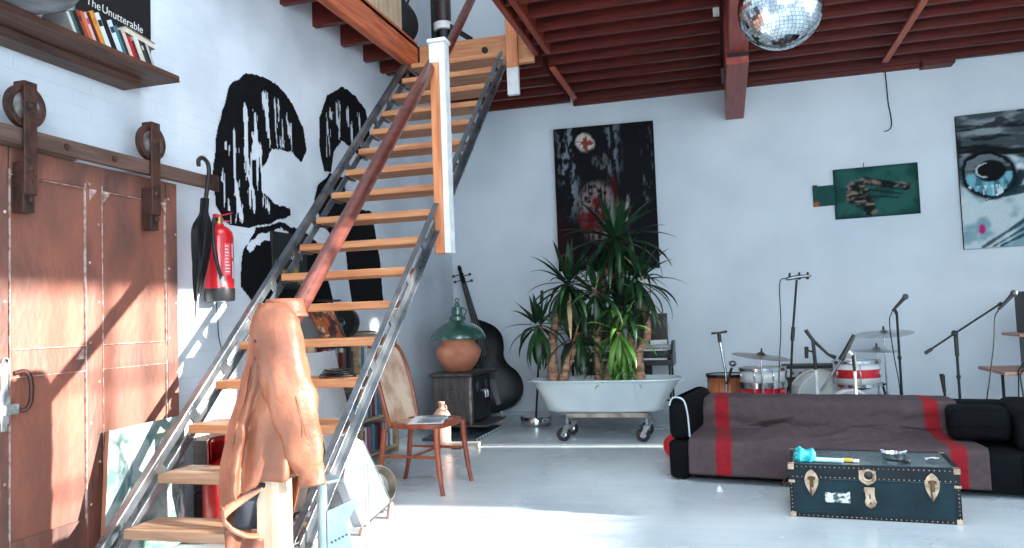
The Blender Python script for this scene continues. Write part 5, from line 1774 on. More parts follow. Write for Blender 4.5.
def eyeart(u, v):
    """Close-up of an eye over a pale blue-grey ground, brushed in black and teal."""
    x, y = u * 0.95, v * 1.37
    n, n2, n3 = fb(x * 5, y * 5), fb(x * 13 + 4, y * 11), fb(x * 5 + 9, y * 17)
    c = mixc(rgb(206, 220, 224), rgb(140, 172, 184), sm(0.42, 0.68, n))
    c = mixc(c, rgb(92, 128, 142), 0.7 * sm(0.6, 0.75, fb(x * 4 + 6, y * 3)) * sm(0.5, 0.3, y))
    if y > 0.93:
        c = mixc(rgb(146, 156, 160), rgb(70, 80, 84), sm(0.38, 0.62, fb(x * 3.2, y * 11)))
        c = mixc(c, (0.01, 0.012, 0.014), 0.9 * sm(0.6, 0.7, n3))
    wob = 0.16 * (n2 - 0.5) + 0.10 * (n - 0.5)
    ex_, ey_ = 0.26, 0.74
    d = math.hypot((x - ex_) / 0.235, (y - ey_ + 0.12 * (x - ex_)) / 0.225) + wob
    if d < 1.22: c = mixc(rgb(8, 16, 22), c, sm(1.02, 1.22, d))
    if d < 0.92: c = mixc(rgb(126, 186, 198), rgb(62, 116, 132), sm(0.4, 0.62, fb(x * 18, y * 8)))
    if d < 0.92 and y > ey_ + 0.02: c = mixc(rgb(112, 122, 126), rgb(44, 52, 56), sm(0.38, 0.6, n3))
    pd = math.hypot((x - 0.285) / 0.14, (y - 0.775) / 0.115) + wob
    if pd < 1.05: c = mixc((0.005, 0.007, 0.009), c, sm(0.9, 1.05, pd))
    if x < 0.25 and abs(math.hypot((x - 0.25) / 0.105, (y - 0.785) / 0.075) + wob - 0.95) < 0.09: c = mixc(c, rgb(214, 222, 226), 0.8)
    if d < 1.0 and 0.50 < y < 0.63 and fb(x * 42, y * 6) > 0.60: c = rgb(222, 234, 238)
    # heavy lid line, dark edge at the left, wedge and feather strokes at the right
    lid = abs(y - (1.0 - 0.10 * x + 0.05 * math.sin(x * 6)) - 0.10 * (n3 - 0.5))
    c = mixc(c, (0.006, 0.008, 0.010), 0.95 * sm(0.055, 0.02, lid))
    c = mixc(c, (0.008, 0.012, 0.016), 0.9 * sm(0.07, 0.0, x + 0.06 * (n2 - 0.5)) * sm(0.55, 0.75, y) * sm(1.3, 1.1, y))
    c = mixc(c, (0.008, 0.018, 0.024), 0.95 * sm(0.055, 0.03, seg(x, y, 0.46, 0.58, 0.72, 0.95) + 0.06 * (n2 - 0.5)))
    if x > 0.2:
        c = mixc(c, (0.010, 0.035, 0.045), 0.95 * sm(1.0, 0.7, abs(y - (0.47 + 0.26 * (x - 0.2))) / max(0.002, 0.13 * (x - 0.2)) + 0.5 * (n2 - 0.5)))
    for k, (x0, y1, w_) in enumerate(((0.17, 0.50, 0.016), (0.26, 0.40, 0.008), (0.33, 0.30, 0.012))):
        c = mixc(c, rgb(18, 66, 76), 0.9 * sm(w_ * 1.6, w_ * 0.5, seg(x, y, x0, 0.01, 0.95, y1) + 0.02 * (n2 - 0.5)))
    c = mixc(c, rgb(196, 50, 120), sm(0.034, 0.02, math.hypot(x - 0.17, (y - 0.19) * 0.55) + 0.05 * (n2 - 0.5)))
    return mixc(c, rgb(238, 242, 244), 0.8 * sm(0.05, 0.02, seg(x, y, 0.55, 0.80, 0.78, 0.72) + 0.05 * (n - 0.5)))


ep = board((2.355, YB - 0.001, 1.665), (1, 0, 0.02), (0.0, 0, 1), 0.95, 1.37, 0.04, eyeart, 100, 144, rgb(30, 32, 34)).build('canvas_painting', ARTP, flat=True)
tag(ep, 'large pale blue canvas of a dark painted eye at the right of the back wall', 'painting')
hw = MB().tube(spline([(1.735, YB - 0.01, 3.58), (1.74, YB - 0.012, 3.4), (1.745, YB - 0.008, 3.25), (1.76, YB - 0.01, 3.12), (1.765, YB - 0.01, 3.03), (1.745, YB - 0.008, 2.97), (1.69, YB - 0.008, 2.95)], 6), 0.006, 6).build('hanging_wire', BLACK)
tag(hw, 'thin dark wire dangling down the back wall from the red joists', 'wire')

# ------------------------------------------------------------------ mirror ball
bx_, by_, bz_, br_ = 0.345, 4.12, 2.69, 0.212
mb_ = thing('mirror_ball', 'silver mirror ball hanging from the red ceiling by the main beam', 'mirror ball', (bx_, by_, bz_))
MIR = mat('mirror_tile', (0.82, 0.86, 0.88), 0.10, 1.0, (0.55, 0.62, 0.66), 26, 0.35, 0.7, detail=1)
b = MB()
nr = 34
rr = random.Random(9)
for i in range(nr):
    ph0, ph1 = math.pi * i / nr, math.pi * (i + 1) / nr
    pm = (ph0 + ph1) / 2
    k = max(4, int(2 * nr * math.sin(pm)))
    for j in range(k):
        t0, t1 = 2 * math.pi * (j + 0.04) / k, 2 * math.pi * (j + 0.96) / k
        tilt = rr.uniform(-0.012, 0.012), rr.uniform(-0.012, 0.012)
        vs = []
        for a, t, s_ in ((ph0 + 0.003, t0, 0), (ph0 + 0.003, t1, 1), (ph1 - 0.003, t1, 2), (ph1 - 0.003, t0, 3)):
            r = br_ * (1 + (tilt[0] if s_ in (0, 3) else -tilt[0]) * 0.12 + (tilt[1] if s_ < 2 else -tilt[1]) * 0.12)
            vs.append((bx_ + r * math.sin(a) * math.cos(t), by_ + r * math.sin(a) * math.sin(t), bz_ + r * math.cos(a)))
        b.add(vs, [(0, 3, 2, 1)])
b.keep_normals = True
mo = b.build('mirror_tiles', MIR, mb_, flat=True)
MB().ball((bx_, by_, bz_), br_ * 0.985, 40, 24).build('core', mat('ball_core', rgb(60, 64, 68), 0.5), mb_)
MB().lathe([(0, 0.03), (0.03, 0.025), (0.035, 0.0), (0.035, -0.01)], (bx_, by_, bz_ + br_), 20).build('cap', CHROME, mb_)
MB().tube([(bx_, by_, bz_ + br_ + 0.02), (bx_, by_, ROOF)], 0.004, 6).build('hanging_cord', BLACK, mb_)

# ------------------------------------------------------------------ sofa with blanket
SOFAM = mat('black_upholstery', rgb(11, 12, 16), 0.85, c2=rgb(7, 8, 11), scale=20, bump=0.15, bscale=300, spec=0.12)
SA = R(-10)
so_ = Vector((-0.43, 5.40, 0))
SM = Matrix.Translation(so_) @ Matrix.Rotation(SA, 4, 'Z')          # u along the front, v backwards
sofa = thing('sofa', 'low black upholstered sofa under the grey and red blanket', 'sofa', so_, SA)


def smb():
    b_ = MB(); b_.T = SM; return b_


def cushion(b_, u0, u1, v0, v1, z0, z1, r=0.04):
    """Softly rounded upholstery block."""
    n = 6
    ring = []
    def prof(t):
        return t
    vs, fs = [], []
    zs_ = [z0, z0 + r * 0.3, z0 + r, z1 - r, z1 - r * 0.3, z1]
    ins = [r * 0.8, r * 0.25, 0, 0, r * 0.25, r * 0.8]
    m_ = 0
    for z, q_ in zip(zs_, ins):
        pts = []
        a, b2_, c, d_ = u0 + q_, u1 - q_, v0 + q_, v1 - q_
        rr_ = r * 0.9
        for cx_, cy_, s_ in ((b2_ - rr_, c + rr_, -90), (b2_ - rr_, d_ - rr_, 0), (a + rr_, d_ - rr_, 90), (a + rr_, c + rr_, 180)):
            for k in range(5):
                th = R(s_ + 22.5 * k)
                pts.append((cx_ + rr_ * math.cos(th), cy_ + rr_ * math.sin(th), z))
        m_ = len(pts)
        vs += pts
    for i in range(len(zs_) - 1):
        for j in range(m_):
            k = (j + 1) % m_
            fs.append((i * m_ + j, i * m_ + k, (i + 1) * m_ + k, (i + 1) * m_ + j))
    fs.append(tuple(range(m_ - 1, -1, -1)))
    fs.append(tuple(range((len(zs_) - 1) * m_, len(zs_) * m_)))
    return b_.add(vs, fs)


W_S = 2.22
cushion(smb(), 0.0, 0.135, 0.02, 0.85, 0.265, 0.555, 0.05).build('arm', SOFAM, sofa, angle=60)
cushion(smb(), 0.0, 0.137, 0.0, 0.86, 0.012, 0.263, 0.025).build('arm_base', SOFAM, sofa, angle=60)
cushion(smb(), 0.14, W_S - 0.14, 0.0, 0.86, 0.025, 0.262, 0.03).build('seat', SOFAM, sofa, angle=60)
cushion(smb(), 0.14, W_S - 0.13, 0.56, 0.86, 0.25, 0.482, 0.05).build('backrest', SOFAM, sofa, angle=60)
cushion(smb(), W_S - 0.185, W_S - 0.0, 0.08, 0.86, 0.245, 0.50, 0.05).build('arm', SOFAM, sofa, angle=60)
cushion(smb(), W_S - 0.185, W_S + 0.25, -0.02, 0.86, 0.025, 0.263, 0.035).build('arm_base', SOFAM, sofa, angle=60)
PIPING = mat('pale_piping', rgb(190, 200, 206), 0.5)
smb().tube(spline([(0.012, 0.022, 0.50), (0.035, 0.02, 0.55), (0.08, 0.02, 0.557), (0.118, 0.022, 0.53), (0.135, 0.03, 0.44), (0.138, 0.05, 0.29)], 6), 0.006, 6).build('piping', PIPING, sofa)
for u in (0.06, W_S - 0.06):
    for v in (0.06, 0.78):
        smb().disc((u, v, 0.0), 0.025, 0.022, n=14).build('foot', PLASTIC, sofa)

# blanket: profile across the sofa (v, z), from behind the back down over the seat to the floor edge
BPROF = [Vector(p) for p in ((0.90, 0.0, 0.38), (0.885, 0, 0.47), (0.85, 0, 0.492), (0.72, 0, 0.496), (0.58, 0, 0.49), (0.54, 0, 0.46), (0.53, 0, 0.38), (0.51, 0, 0.312), (0.47, 0, 0.288), (0.38, 0, 0.282), (0.20, 0, 0.281), (0.06, 0, 0.281), (0.0, 0, 0.274), (-0.025, 0, 0.245), (-0.035, 0, 0.16), (-0.04, 0, 0.055))]
BP = spline(BPROF, 5)
def bprof(v):
    k = v * (len(BP) - 1); i = min(int(k), len(BP) - 2)
    return BP[i].lerp(BP[i + 1], k - i)
BU0, BU1 = 0.145, 1.88
def blank(u, v):
    p = bprof(v)
    uu = BU0 + (BU1 - BU0) * u
    front = sm(0.42, 0.6, v)
    uu -= 0.19 * max(0.0, p.x)
    uu = max(uu, 0.142) if v < 0.5 else uu
    # soft wrinkles: strongest in the fold between back and seat
    wr = 0.014 * (fb(u * 9 + 2, v * 6) - 0.5) + 0.22 * max(0, fb(u * 9 + v * 14, v * 9 + 4) - 0.46) * sm(0.3, 0.45, v) * sm(0.9, 0.6, v) * sm(0.15, 0.35, u) * sm(1.0, 0.8, u)
    sag = 0.022 * math.exp(-((v - 0.43 - 0.10 * (u - 0.5)) / 0.035) ** 2) * (0.6 + 0.6 * fb(u * 12, 3))
    out = 0.006 + 0.006 * math.sin(u * 40 + 4 * fb(u * 8, v * 2)) * sm(0.78, 1.0, v) + max(-0.004, wr) + sag
    t = BP[min(len(BP) - 1, int(v * (len(BP) - 1)) + 1)] - BP[max(0, int(v * (len(BP) - 1)) - 1)]
    nrm_ = Vector((-t.z, 0, t.x)).normalized()
    if nrm_.z < 0 and v < 0.75: nrm_ = -nrm_
    if v >= 0.75 and nrm_.x > 0: nrm_ = -nrm_
    q_ = p + nrm_ * max(out, 0.003)
    return (uu, q_.x, max(q_.z, 0.012))
def blcol(u, v):
    n = fb(u * 60, v * 60)
    c = mixc(rgb(92, 74, 76), rgb(68, 54, 58), n)
    s_ = u
    if 0.10 < s_ < 0.165 or 0.888 < s_ < 0.938:
        c = mixc(rgb(160, 14, 30), rgb(126, 10, 24), n)
    return c
b = smb(); b.surf(blank, 120, 90, cols=blcol)
bl = b.build('blanket', paintmat('wool_blanket', 0.95, 0.5, 220), solid=0.006, angle=80)
tag(bl, 'mauve-grey wool blanket with two red stripes spread over the black sofa', 'blanket')

# red object peeking out between sofa and tub
rbk = thing('red_bucket', 'red plastic bucket lying on the floor between the bathtub and sofa', 'bucket', (-0.48, 6.2, 0))
b = MB().lathe([(0, 0.0), (0.085, 0.0), (0.09, 0.01), (0.115, 0.20), (0.122, 0.205), (0.122, 0.215), (0.11, 0.212), (0.085, 0.015), (0, 0.012)], (-0.46, 6.16, 0.0885), 32, (0.5, 0.9, 0.13))
b.build('pail', mat('red_plastic', rgb(200, 24, 30), 0.35), rbk)
MB().tube(spline([(-0.30, 6.35, 0.13), (-0.32, 6.42, 0.05), (-0.44, 6.44, 0.012), (-0.52, 6.42, 0.10)], 5), 0.004, 6).build('handle', STEEL, rbk)

# ------------------------------------------------------------------ travel trunk and what lies on it
TA = R(-5.0)
tw_, td_, th_ = 0.83, 0.47, 0.285
t0_ = Vector((0.285, 4.53, 0))
TM = Matrix.Translation(t0_) @ Matrix.Rotation(TA, 4, 'Z')
tk = thing('trunk', 'dark teal travel trunk with brass fittings standing before the sofa', 'trunk', t0_, TA)
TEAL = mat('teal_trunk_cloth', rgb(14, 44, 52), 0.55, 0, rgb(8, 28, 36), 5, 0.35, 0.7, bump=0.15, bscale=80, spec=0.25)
TEALT = mat('trunk_top_sheen', rgb(92, 112, 114), 0.25, 0, rgb(54, 78, 82), 4, 0.35, 0.7, bump=0.1, bscale=40, rvar=0.1)  # lid paler than the chest: window reflection put into its colour
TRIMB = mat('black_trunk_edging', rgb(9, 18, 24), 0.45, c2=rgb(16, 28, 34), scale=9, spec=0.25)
BRASS = mat('worn_brass', rgb(200, 178, 152), 0.4, 0.55, rgb(140, 116, 94), 20)
def tmb():
    b_ = MB(); b_.T = TM; return b_
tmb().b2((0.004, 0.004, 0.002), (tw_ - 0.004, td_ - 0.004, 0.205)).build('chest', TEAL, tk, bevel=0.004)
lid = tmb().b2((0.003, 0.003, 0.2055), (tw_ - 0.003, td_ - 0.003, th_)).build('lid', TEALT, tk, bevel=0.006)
b = tmb()
e = 0.022
for (x0, x1, z0, z1) in ((0, tw_, 0.0, e), (0, tw_, th_ - 0.075, th_ - 0.001), (0, e, e, 0.21), (tw_ - e, tw_, e, 0.21)):
    b.b2((x0, 0.0, z0 + 0.001), (x1, 0.0035, z1))
    b.b2((x0, td_ - 0.0035, z0 + 0.001), (x1, td_, z1))
for x0 in (0.0, tw_ - 0.0035):
    for (y0, y1, z0, z1) in ((0.004, td_ - 0.004, 0.001, e), (0.004, td_ - 0.004, th_ - 0.075, th_ - 0.001), (0.004, e, e, 0.21), (td_ - e, td_ - 0.004, e, 0.21)):
        b.b2((x0, y0, z0), (x0 + 0.0035, y1, z1))
for (x0, x1, y0, y1) in ((0, tw_, 0, e * 0.8), (0, tw_, td_ - e * 0.8, td_), (0, e, e * 0.8, td_ - e * 0.8), (tw_ - e, tw_, e * 0.8, td_ - e * 0.8)):
    b.b2((x0, y0, th_), (x1, y1, th_ + 0.0025))
b.build('edging', TRIMB, tk)
b = tmb()
for k in range(34):
    x = 0.02 + (tw_ - 0.04) * k / 33
    for z in (0.011, th_ - 0.012, th_ - 0.066):
        b.ball((x, -0.0005, z), (0.0032, 0.002, 0.0032), 6, 4)
for k in range(9):
    for x in (0.011, tw_ - 0.011):
        b.ball((x, -0.0005, 0.03 + k * 0.021), (0.0032, 0.002, 0.0032), 6, 4)
for k in range(20):
    for x in (-0.0005, tw_ + 0.0005):
        for z in (0.011, th_ - 0.012):
            b.ball((x, 0.02 + k * 0.0225, z), (0.002, 0.0032, 0.0032), 6, 4)
b.build('rivets', BRASS, tk)
for x in (0.0, tw_):
    for z in (0.0, th_):
        for y in (0.0, td_):
            b = tmb()
            sx_, sz_, sy_ = (1 if x == 0 else -1), (1 if z == 0 else -1), (1 if y == 0 else -1)
            L = 0.028
            b.b2((x, y - 0.004 * sy_, z), (x + sx_ * L, y + 0.001 * sy_, z + sz_ * L)) if sz_ < 0 or True else None
            b.b2((x - 0.004 * sx_, y, z), (x + 0.001 * sx_, y + sy_ * L, z + sz_ * L))
            if sz_ < 0: b.b2((x, y, z + 0.0026), (x + sx_ * L, y + sy_ * L, z + 0.0045))
            b.build('corner_cap', BRASS, tk, bevel=0.003)
for x in (0.0, tw_):
    b = tmb()
    b.b2((x - 0.004 if x == 0 else x - 0.03, -0.004, 0.185), (x + 0.03 if x == 0 else x + 0.004, 0.001, 0.20))
    b.build('edge_clamp', BRASS, tk, bevel=0.002)
for cx_ in (0.115, 0.70):
    b = tmb()
    b.prism([(0, -0.075), (0.018, -0.045), (0.033, -0.01), (0.036, 0.02), (0.024, 0.05), (0.008, 0.066), (0, 0.07), (-0.008, 0.066), (-0.024, 0.05), (-0.036, 0.02), (-0.033, -0.01), (-0.018, -0.045)], (cx_, -0.0045, 0.19), (1, 0, 0), (0, 0, 1), 0.004)
    ho = b.build('draw_catch', BRASS, tk, bevel=0.0012)
    b = tmb()
    b.b2((cx_ - 0.010, -0.016, 0.165), (cx_ + 0.010, -0.0085, 0.225)); b.b2((cx_ - 0.02, -0.013, 0.205), (cx_ + 0.02, -0.0085, 0.222)); b.tube([(cx_ - 0.006, -0.012, 0.17), (cx_ - 0.003, -0.012, 0.125)], 0.004, 6)
    b.build('catch_lever', mat('dark_brass', rgb(96, 72, 52), 0.4, 0.7), ho, bevel=0.0015)
lx = 0.395
b = tmb()
b.prism([(-0.042, -0.018), (-0.03, -0.034), (0.0, -0.05), (0.03, -0.034), (0.042, -0.018), (0.042, 0.03), (-0.042, 0.03)], (lx, -0.0045, 0.235), (1, 0, 0), (0, 0, 1), 0.004)
lo_ = b.build('lock_plate', BRASS, tk, bevel=0.0015)
b = tmb(); b.lathe([(0.030, 0), (0.034, 0.006), (0.028, 0.010), (0.022, 0.006), (0.022, 0.0)], (lx + 0.004, -0.0085, 0.238), 28, (0, -1, 0)); b.build('lock_ring', BRASS, lo_)
tmb().lathe([(0, 0.004), (0.015, 0.004), (0.0215, 0.0)], (lx + 0.004, -0.0086, 0.238), 20, (0, -1, 0)).build('lock_core', PLASTIC, lo_)
b = tmb()
b.prism([(-0.026, 0.03), (-0.03, 0.012), (-0.024, 0.0), (-0.022, -0.03), (-0.03, -0.045), (-0.022, -0.068), (0.0, -0.08), (0.022, -0.068), (0.032, -0.045), (0.024, -0.03), (0.022, 0.0), (0.024, 0.03)], (lx + 0.008, -0.0045, 0.145), (1, 0, 0), (0, 0, 1), 0.004)
ho = b.build('hasp', BRASS, tk, bevel=0.0015)
b = tmb(); b.b2((lx + 0.003, -0.0095, 0.115), (lx + 0.010, -0.0086, 0.14)); b.b2((lx + 0.004, -0.0095, 0.085), (lx + 0.012, -0.0086, 0.098)); b.build('keyhole', PLASTIC, ho)
def torn(u, v):
    return mixc(rgb(216, 214, 208), rgb(60, 84, 88), sm(0.52, 0.56, fb(u * 5 + 1, v * 4 + 4)))
b = tmb()
b.surf(lambda u, v: (0.18 + 0.125 * u, 0.0033, 0.085 + 0.06 * v * (0.75 + 0.35 * fb(u * 4, 2))), 30, 12, cols=torn)
b.build('torn_sticker', paintmat('torn_paper', 0.6), tk, flat=True)
b = tmb(); b.tube(spline([(-0.004, 0.16, 0.15), (-0.03, 0.19, 0.135), (-0.03, 0.29, 0.135), (-0.004, 0.32, 0.15)], 5), 0.009, 8); b.build('side_handle', mat('leather_handle', rgb(60, 40, 32), 0.6), tk)
# things on the lid
zl_ = th_ + 0.003
def tp(x, y, z=0.0):
    return TM @ Vector((x, y, zl_ + z))
rc = thing('crumpled_cloth', 'crumpled bright turquoise wrapper lying at the left of the trunk lid', 'wrapper', tp(0.085, 0.085))
def crump(u, v):
    th = 2 * math.pi * u
    ph = math.pi * v
    r = 0.042 * (0.35 + 1.5 * fb(math.cos(th) * 2.6 * math.sin(ph) + 5, math.sin(th) * 1.6 * math.sin(ph) + math.cos(ph) * 1.8 + 5))
    return tp(0.085 + 1.15 * r * math.sin(ph) * math.cos(th), 0.085 + r * math.sin(ph) * math.sin(th), max(0.0005, 0.022 + r * 1.1 * -math.cos(ph)))
MB().surf(crump, 13, 8, loop=True).build('wrapper', mat('turquoise_foil', rgb(60, 196, 200), 0.35, c2=rgb(30, 150, 160), scale=12), rc, flat=True)
pk = thing('tobacco_packet', 'flat pale blue packet with a yellow end lying beside the turquoise wrapper', 'packet', tp(0.24, 0.10))
q = Matrix.Rotation(TA - 0.12, 3, 'Z')
MB().box(tp(0.20, 0.085, 0.009), (0.17, 0.055, 0.016), q).build('packet', mat('pale_blue_packet', rgb(178, 208, 220), 0.35), pk, bevel=0.004)
MB().box(tp(0.305, 0.105, 0.008), (0.055, 0.04, 0.014), q).build('yellow_end', mat('yellow_print', rgb(206, 170, 70), 0.4), pk, bevel=0.002)
MB().box(tp(0.35, 0.10, 0.006), (0.028, 0.05, 0.010), q).build('white_flap', WHITEP, pk, bevel=0.002)
at_ = thing('ashtray', 'round metal ashtray sitting in the middle of the trunk lid', 'ashtray', tp(0.55, 0.23))
MB().lathe([(0, 0.0005), (0.05, 0.0005), (0.056, 0.004), (0.06, 0.03), (0.062, 0.034), (0.056, 0.034), (0.050, 0.012), (0, 0.008)], tp(0.55, 0.23), 32).build('bowl', CHROME, at_)
for k in range(3):
    a = 2 * math.pi * k / 3 + 0.4
    MB().tube([tp(0.55 + 0.03 * math.cos(a), 0.23 + 0.03 * math.sin(a), 0.03), tp(0.55 + 0.075 * math.cos(a), 0.23 + 0.075 * math.sin(a), 0.039)], 0.004, 8).build('cigarette_end', WHITEP, at_)
pp = thing('paper_scrap', 'small crumpled white paper scrap on the right of the trunk lid', 'paper', tp(0.73, 0.20))
MB().surf(lambda u, v: tp(0.70 + 0.07 * u, 0.18 + 0.04 * v + 0.015 * u, 0.001 + 0.022 * fb(u * 3 + 2, v * 3 + 6)), 10, 8).build('scrap', mat('white_paper', rgb(236, 240, 240), 0.7), pp, solid=0.001)
lt = thing('lighter', 'small black lighter lying in front of the ashtray on the trunk', 'lighter', tp(0.585, 0.12))
MB().box(tp(0.585, 0.12, 0.006), (0.022, 0.06, 0.011), TA + 1.0).build('case', PLASTIC, lt, bevel=0.003)
MB().box(tp(0.585 + 0.030, 0.12 + 0.017, 0.006), (0.012, 0.016, 0.011), TA + 1.0).build('cap', CHROME, lt, bevel=0.002)
wt = MB().lathe([(0, 0.0), (0.022, 0.0), (0.02, 0.006), (0.006, 0.03), (0, 0.032)], (-0.1, 5.1, 0), 12)
tag(wt.build('paper_scrap', WHITEP), 'tiny white crumpled scrap on the floor below the sofa front', 'scrap')

# ------------------------------------------------------------------ drums
DRW = mat('drum_white', rgb(226, 228, 226), 0.3, c2=rgb(206, 208, 206), scale=5, coat=0.4)
DRR = mat('drum_red_sparkle', rgb(190, 22, 34), 0.25, 0.2, rgb(226, 40, 60), 40, coat=0.5)
DRO = mat('drum_orange_wood', rgb(190, 112, 62), 0.35, 0, rgb(150, 80, 42), 4, coat=0.3)
HEAD = mat('drum_head', rgb(232, 232, 226), 0.5, c2=rgb(214, 212, 204), scale=3)
HEADT = mat('drum_head_clear', rgb(164, 172, 172), 0.35, c2=rgb(214, 212, 204), scale=3)


def drum(name, label, c, r, h, shell, axis=(0, 0, 1), band=None, lugs=8, legs=0, hoop=CHROME, head=HEAD, floor_legs=True):
    root = thing(name, label, 'drum', (c[0], c[1], 0))
    ax_ = Vector(axis).normalized()
    c = Vector(c)
    MB().lathe([(r, 0.0), (r, h)], c, 40, ax_).build('shell', shell, root, solid=0.006)
    if band:
        MB().lathe([(r + 0.0035, h * band[1]), (r + 0.0045, h * band[1]), (r + 0.0045, h * band[2]), (r + 0.0035, h * band[2])], c, 40, ax_).build('shell_band', band[0], root)
    for z0, nm in ((0.0, 'bottom_hoop'), (h, 'top_hoop')):
        MB().lathe([(r + 0.003, -0.012), (r + 0.014, -0.012), (r + 0.014, 0.014), (r + 0.003, 0.014), (r + 0.003, -0.012)], c + ax_ * z0, 40, ax_).build('hoop', hoop, root)
        s_ = 1 if z0 else -1
        MB().lathe([(0, 0.004 * s_), (r + 0.002, 0.004 * s_)], c + ax_ * z0, 40, ax_).build('drum_head', head, root)
    q_ = Vector((0, 0, 1)).rotation_difference(ax_).to_matrix()
    for k in range(lugs):
        a = 2 * math.pi * (k + 0.5) / lugs
        d_ = q_ @ Vector((math.cos(a), math.sin(a), 0))
        b_ = MB().tube([c + d_ * (r + 0.011) + ax_ * 0.0, c + d_ * (r + 0.011) + ax_ * h], 0.0028, 6)
        b_.tube([c + d_ * (r + 0.010) + ax_ * (h * 0.5 - 0.028), c + d_ * (r + 0.012) + ax_ * (h * 0.5), c + d_ * (r + 0.010) + ax_ * (h * 0.5 + 0.028)], [0.006, 0.010, 0.006], 8)
        b_.build('tension_lug', CHROME, root)
    for k in range(legs):
        a = 2 * math.pi * k / legs + 0.5
        d_ = Vector((math.cos(a), math.sin(a), 0))
        p = c + d_ * (r + 0.02)
        b_ = MB().tube([p + Vector((0, 0, h * 0.8)), Vector((p.x, p.y, 0.05)), Vector((p.x + d_.x * 0.04, p.y + d_.y * 0.04, 0.0))], 0.006, 8)
        b_.build('leg', CHROME, root)
    return root


def tripod(root, x, y, z, r=0.25, m_=BLACK):
    """Three splayed legs meeting the pole at height z."""
    for k in range(3):
        a = 2 * math.pi * k / 3 + 0.7
        MB().tube([(x + 0.012 * math.cos(a), y + 0.012 * math.sin(a), z), (x + r * math.cos(a), y + r * math.sin(a), 0.008)], 0.008, 8).build('leg', m_, root)


drum('floor_tom', 'orange wooden floor tom with black rim at the left end of the drum kit', (-0.03, 7.78, 0.14), 0.185, 0.37, DRO, legs=3, hoop=BLACK, head=HEADT)
drum('snare_drum', 'cream-white drum on top of the red drum behind the sofa back', (0.285, 7.32, 0.475), 0.195, 0.125, DRW)
drum('tom_drum', 'red sparkle drum directly below the cream-white one', (0.285, 7.32, 0.14), 0.195, 0.31, DRR, legs=3)
bd = drum('bass_drum', 'white bass drum lying on its side with a pale hoop behind the sofa', (0.80, 7.85, 0.275), 0.262, 0.34, DRW, axis=(0.12, -1, 0), hoop=mat('pale_wood_hoop', rgb(214, 206, 190), 0.4), head=HEADT)
for s_ in (-1, 1):
    MB().tube([(0.80 + 0.24 * s_, 7.68, 0.16), (0.80 + 0.38 * s_, 7.60, 0.0)], 0.008, 8).build('spur_leg', CHROME, bd)
sd = drum('hoop_drum', 'shallow upright hoop drum with white rim standing before the bass drum', (0.97, 7.05, 0.262), 0.165, 0.08, DRW, axis=(0.0, -1, 0.0), hoop=WHITEP, lugs=6, head=HEADT)
b = MB().b2((0.92, 6.97, 0.0), (1.02, 7.05, 0.082)); b.build('rest', BLACK, sd)
rt = drum('rack_tom', 'white tom with a red band hanging at the right of the drum kit', (1.09, 7.45, 0.435), 0.19, 0.205, DRW, band=(DRR, 0.33, 0.70), lugs=6)
MB().tube([(1.30, 7.50, 0.45), (1.33, 7.52, 0.30), (1.33, 7.52, 0.0)], 0.010, 8).build('stand_pole', BLACK, rt)
MB().tube([(1.33, 7.52, 0.43), (0.92, 7.60, 0.415), (1.10, 7.24, 0.415), (1.33, 7.52, 0.43)], 0.009, 8).build('cradle', BLACK, rt)
ab = thing('amplifier', 'black amplifier box standing behind the drum kit', 'amplifier', (0.72, 8.3, 0))
MB().b2((0.52, 8.15, 0.012), (1.06, 8.5, 0.56)).build('cabinet', mat('amp_vinyl', rgb(18, 18, 20), 0.6, bump=0.2, bscale=200), ab, bevel=0.01)
MB().b2((0.55, 8.141, 0.05), (1.03, 8.1495, 0.42)).build('grille_cloth', mat('grille_cloth', rgb(32, 32, 34), 0.9, c2=rgb(22, 22, 24), scale=200), ab)
MB().b2((0.55, 8.143, 0.45), (1.03, 8.1495, 0.53)).build('control_panel', STEEL, ab)
for k in range(6):
    MB().disc((0.60 + 0.075 * k, 8.1425, 0.49), 0.014, 0.015, (0, -1, 0), 14).build('knob', PLASTIC, ab)
for x in (0.57, 1.01):
    for y in (8.2, 8.45):
        MB().disc((x, y, 0), 0.02, 0.012, n=12).build('foot', PLASTIC, ab)

CYM = mat('cymbal_bronze', rgb(150, 138, 128), 0.3, 0.85, rgb(118, 104, 96), 6, rvar=0.08)
CYMP = mat('cymbal_pale', rgb(196, 200, 200), 0.3, 0.8, rgb(160, 160, 158), 6)


def cymbal(label, c, r, tilt, m_, zpole, px=None, stand_label=True, kind='cymbal_stand'):
    root = thing(kind, label, 'cymbal', (c[0], c[1], 0))
    ax_ = Vector(tilt).normalized()
    cy = MB().lathe([(0.006, 0.032), (0.018, 0.03), (0.034, 0.018), (0.042, 0.008), (r * 0.6, 0.0), (r, -0.010), (r, -0.012), (r * 0.6, -0.0025), (0.042, 0.005), (0.006, 0.028)], c, 44, ax_).build('cymbal', m_, root)
    MB().tube([Vector(c) + ax_ * 0.03, Vector(c) + ax_ * 0.065], [0.010, 0.007], 10).build('wing_nut', PLASTIC, root)
    MB().tube([Vector(c) - ax_ * 0.01, (c[0] - 0.0, c[1], c[2] - 0.12), (c[0], c[1], 0.22)], [0.006, 0.008, 0.011], 10).build('pole', CHROME, root)
    MB().tube([(c[0], c[1], 0.32), (c[0], c[1], 0.20)], 0.015, 10).build('clutch', CHROME, root)
    tripod(root, c[0], c[1], 0.26, 0.22, CHROME)
    return root


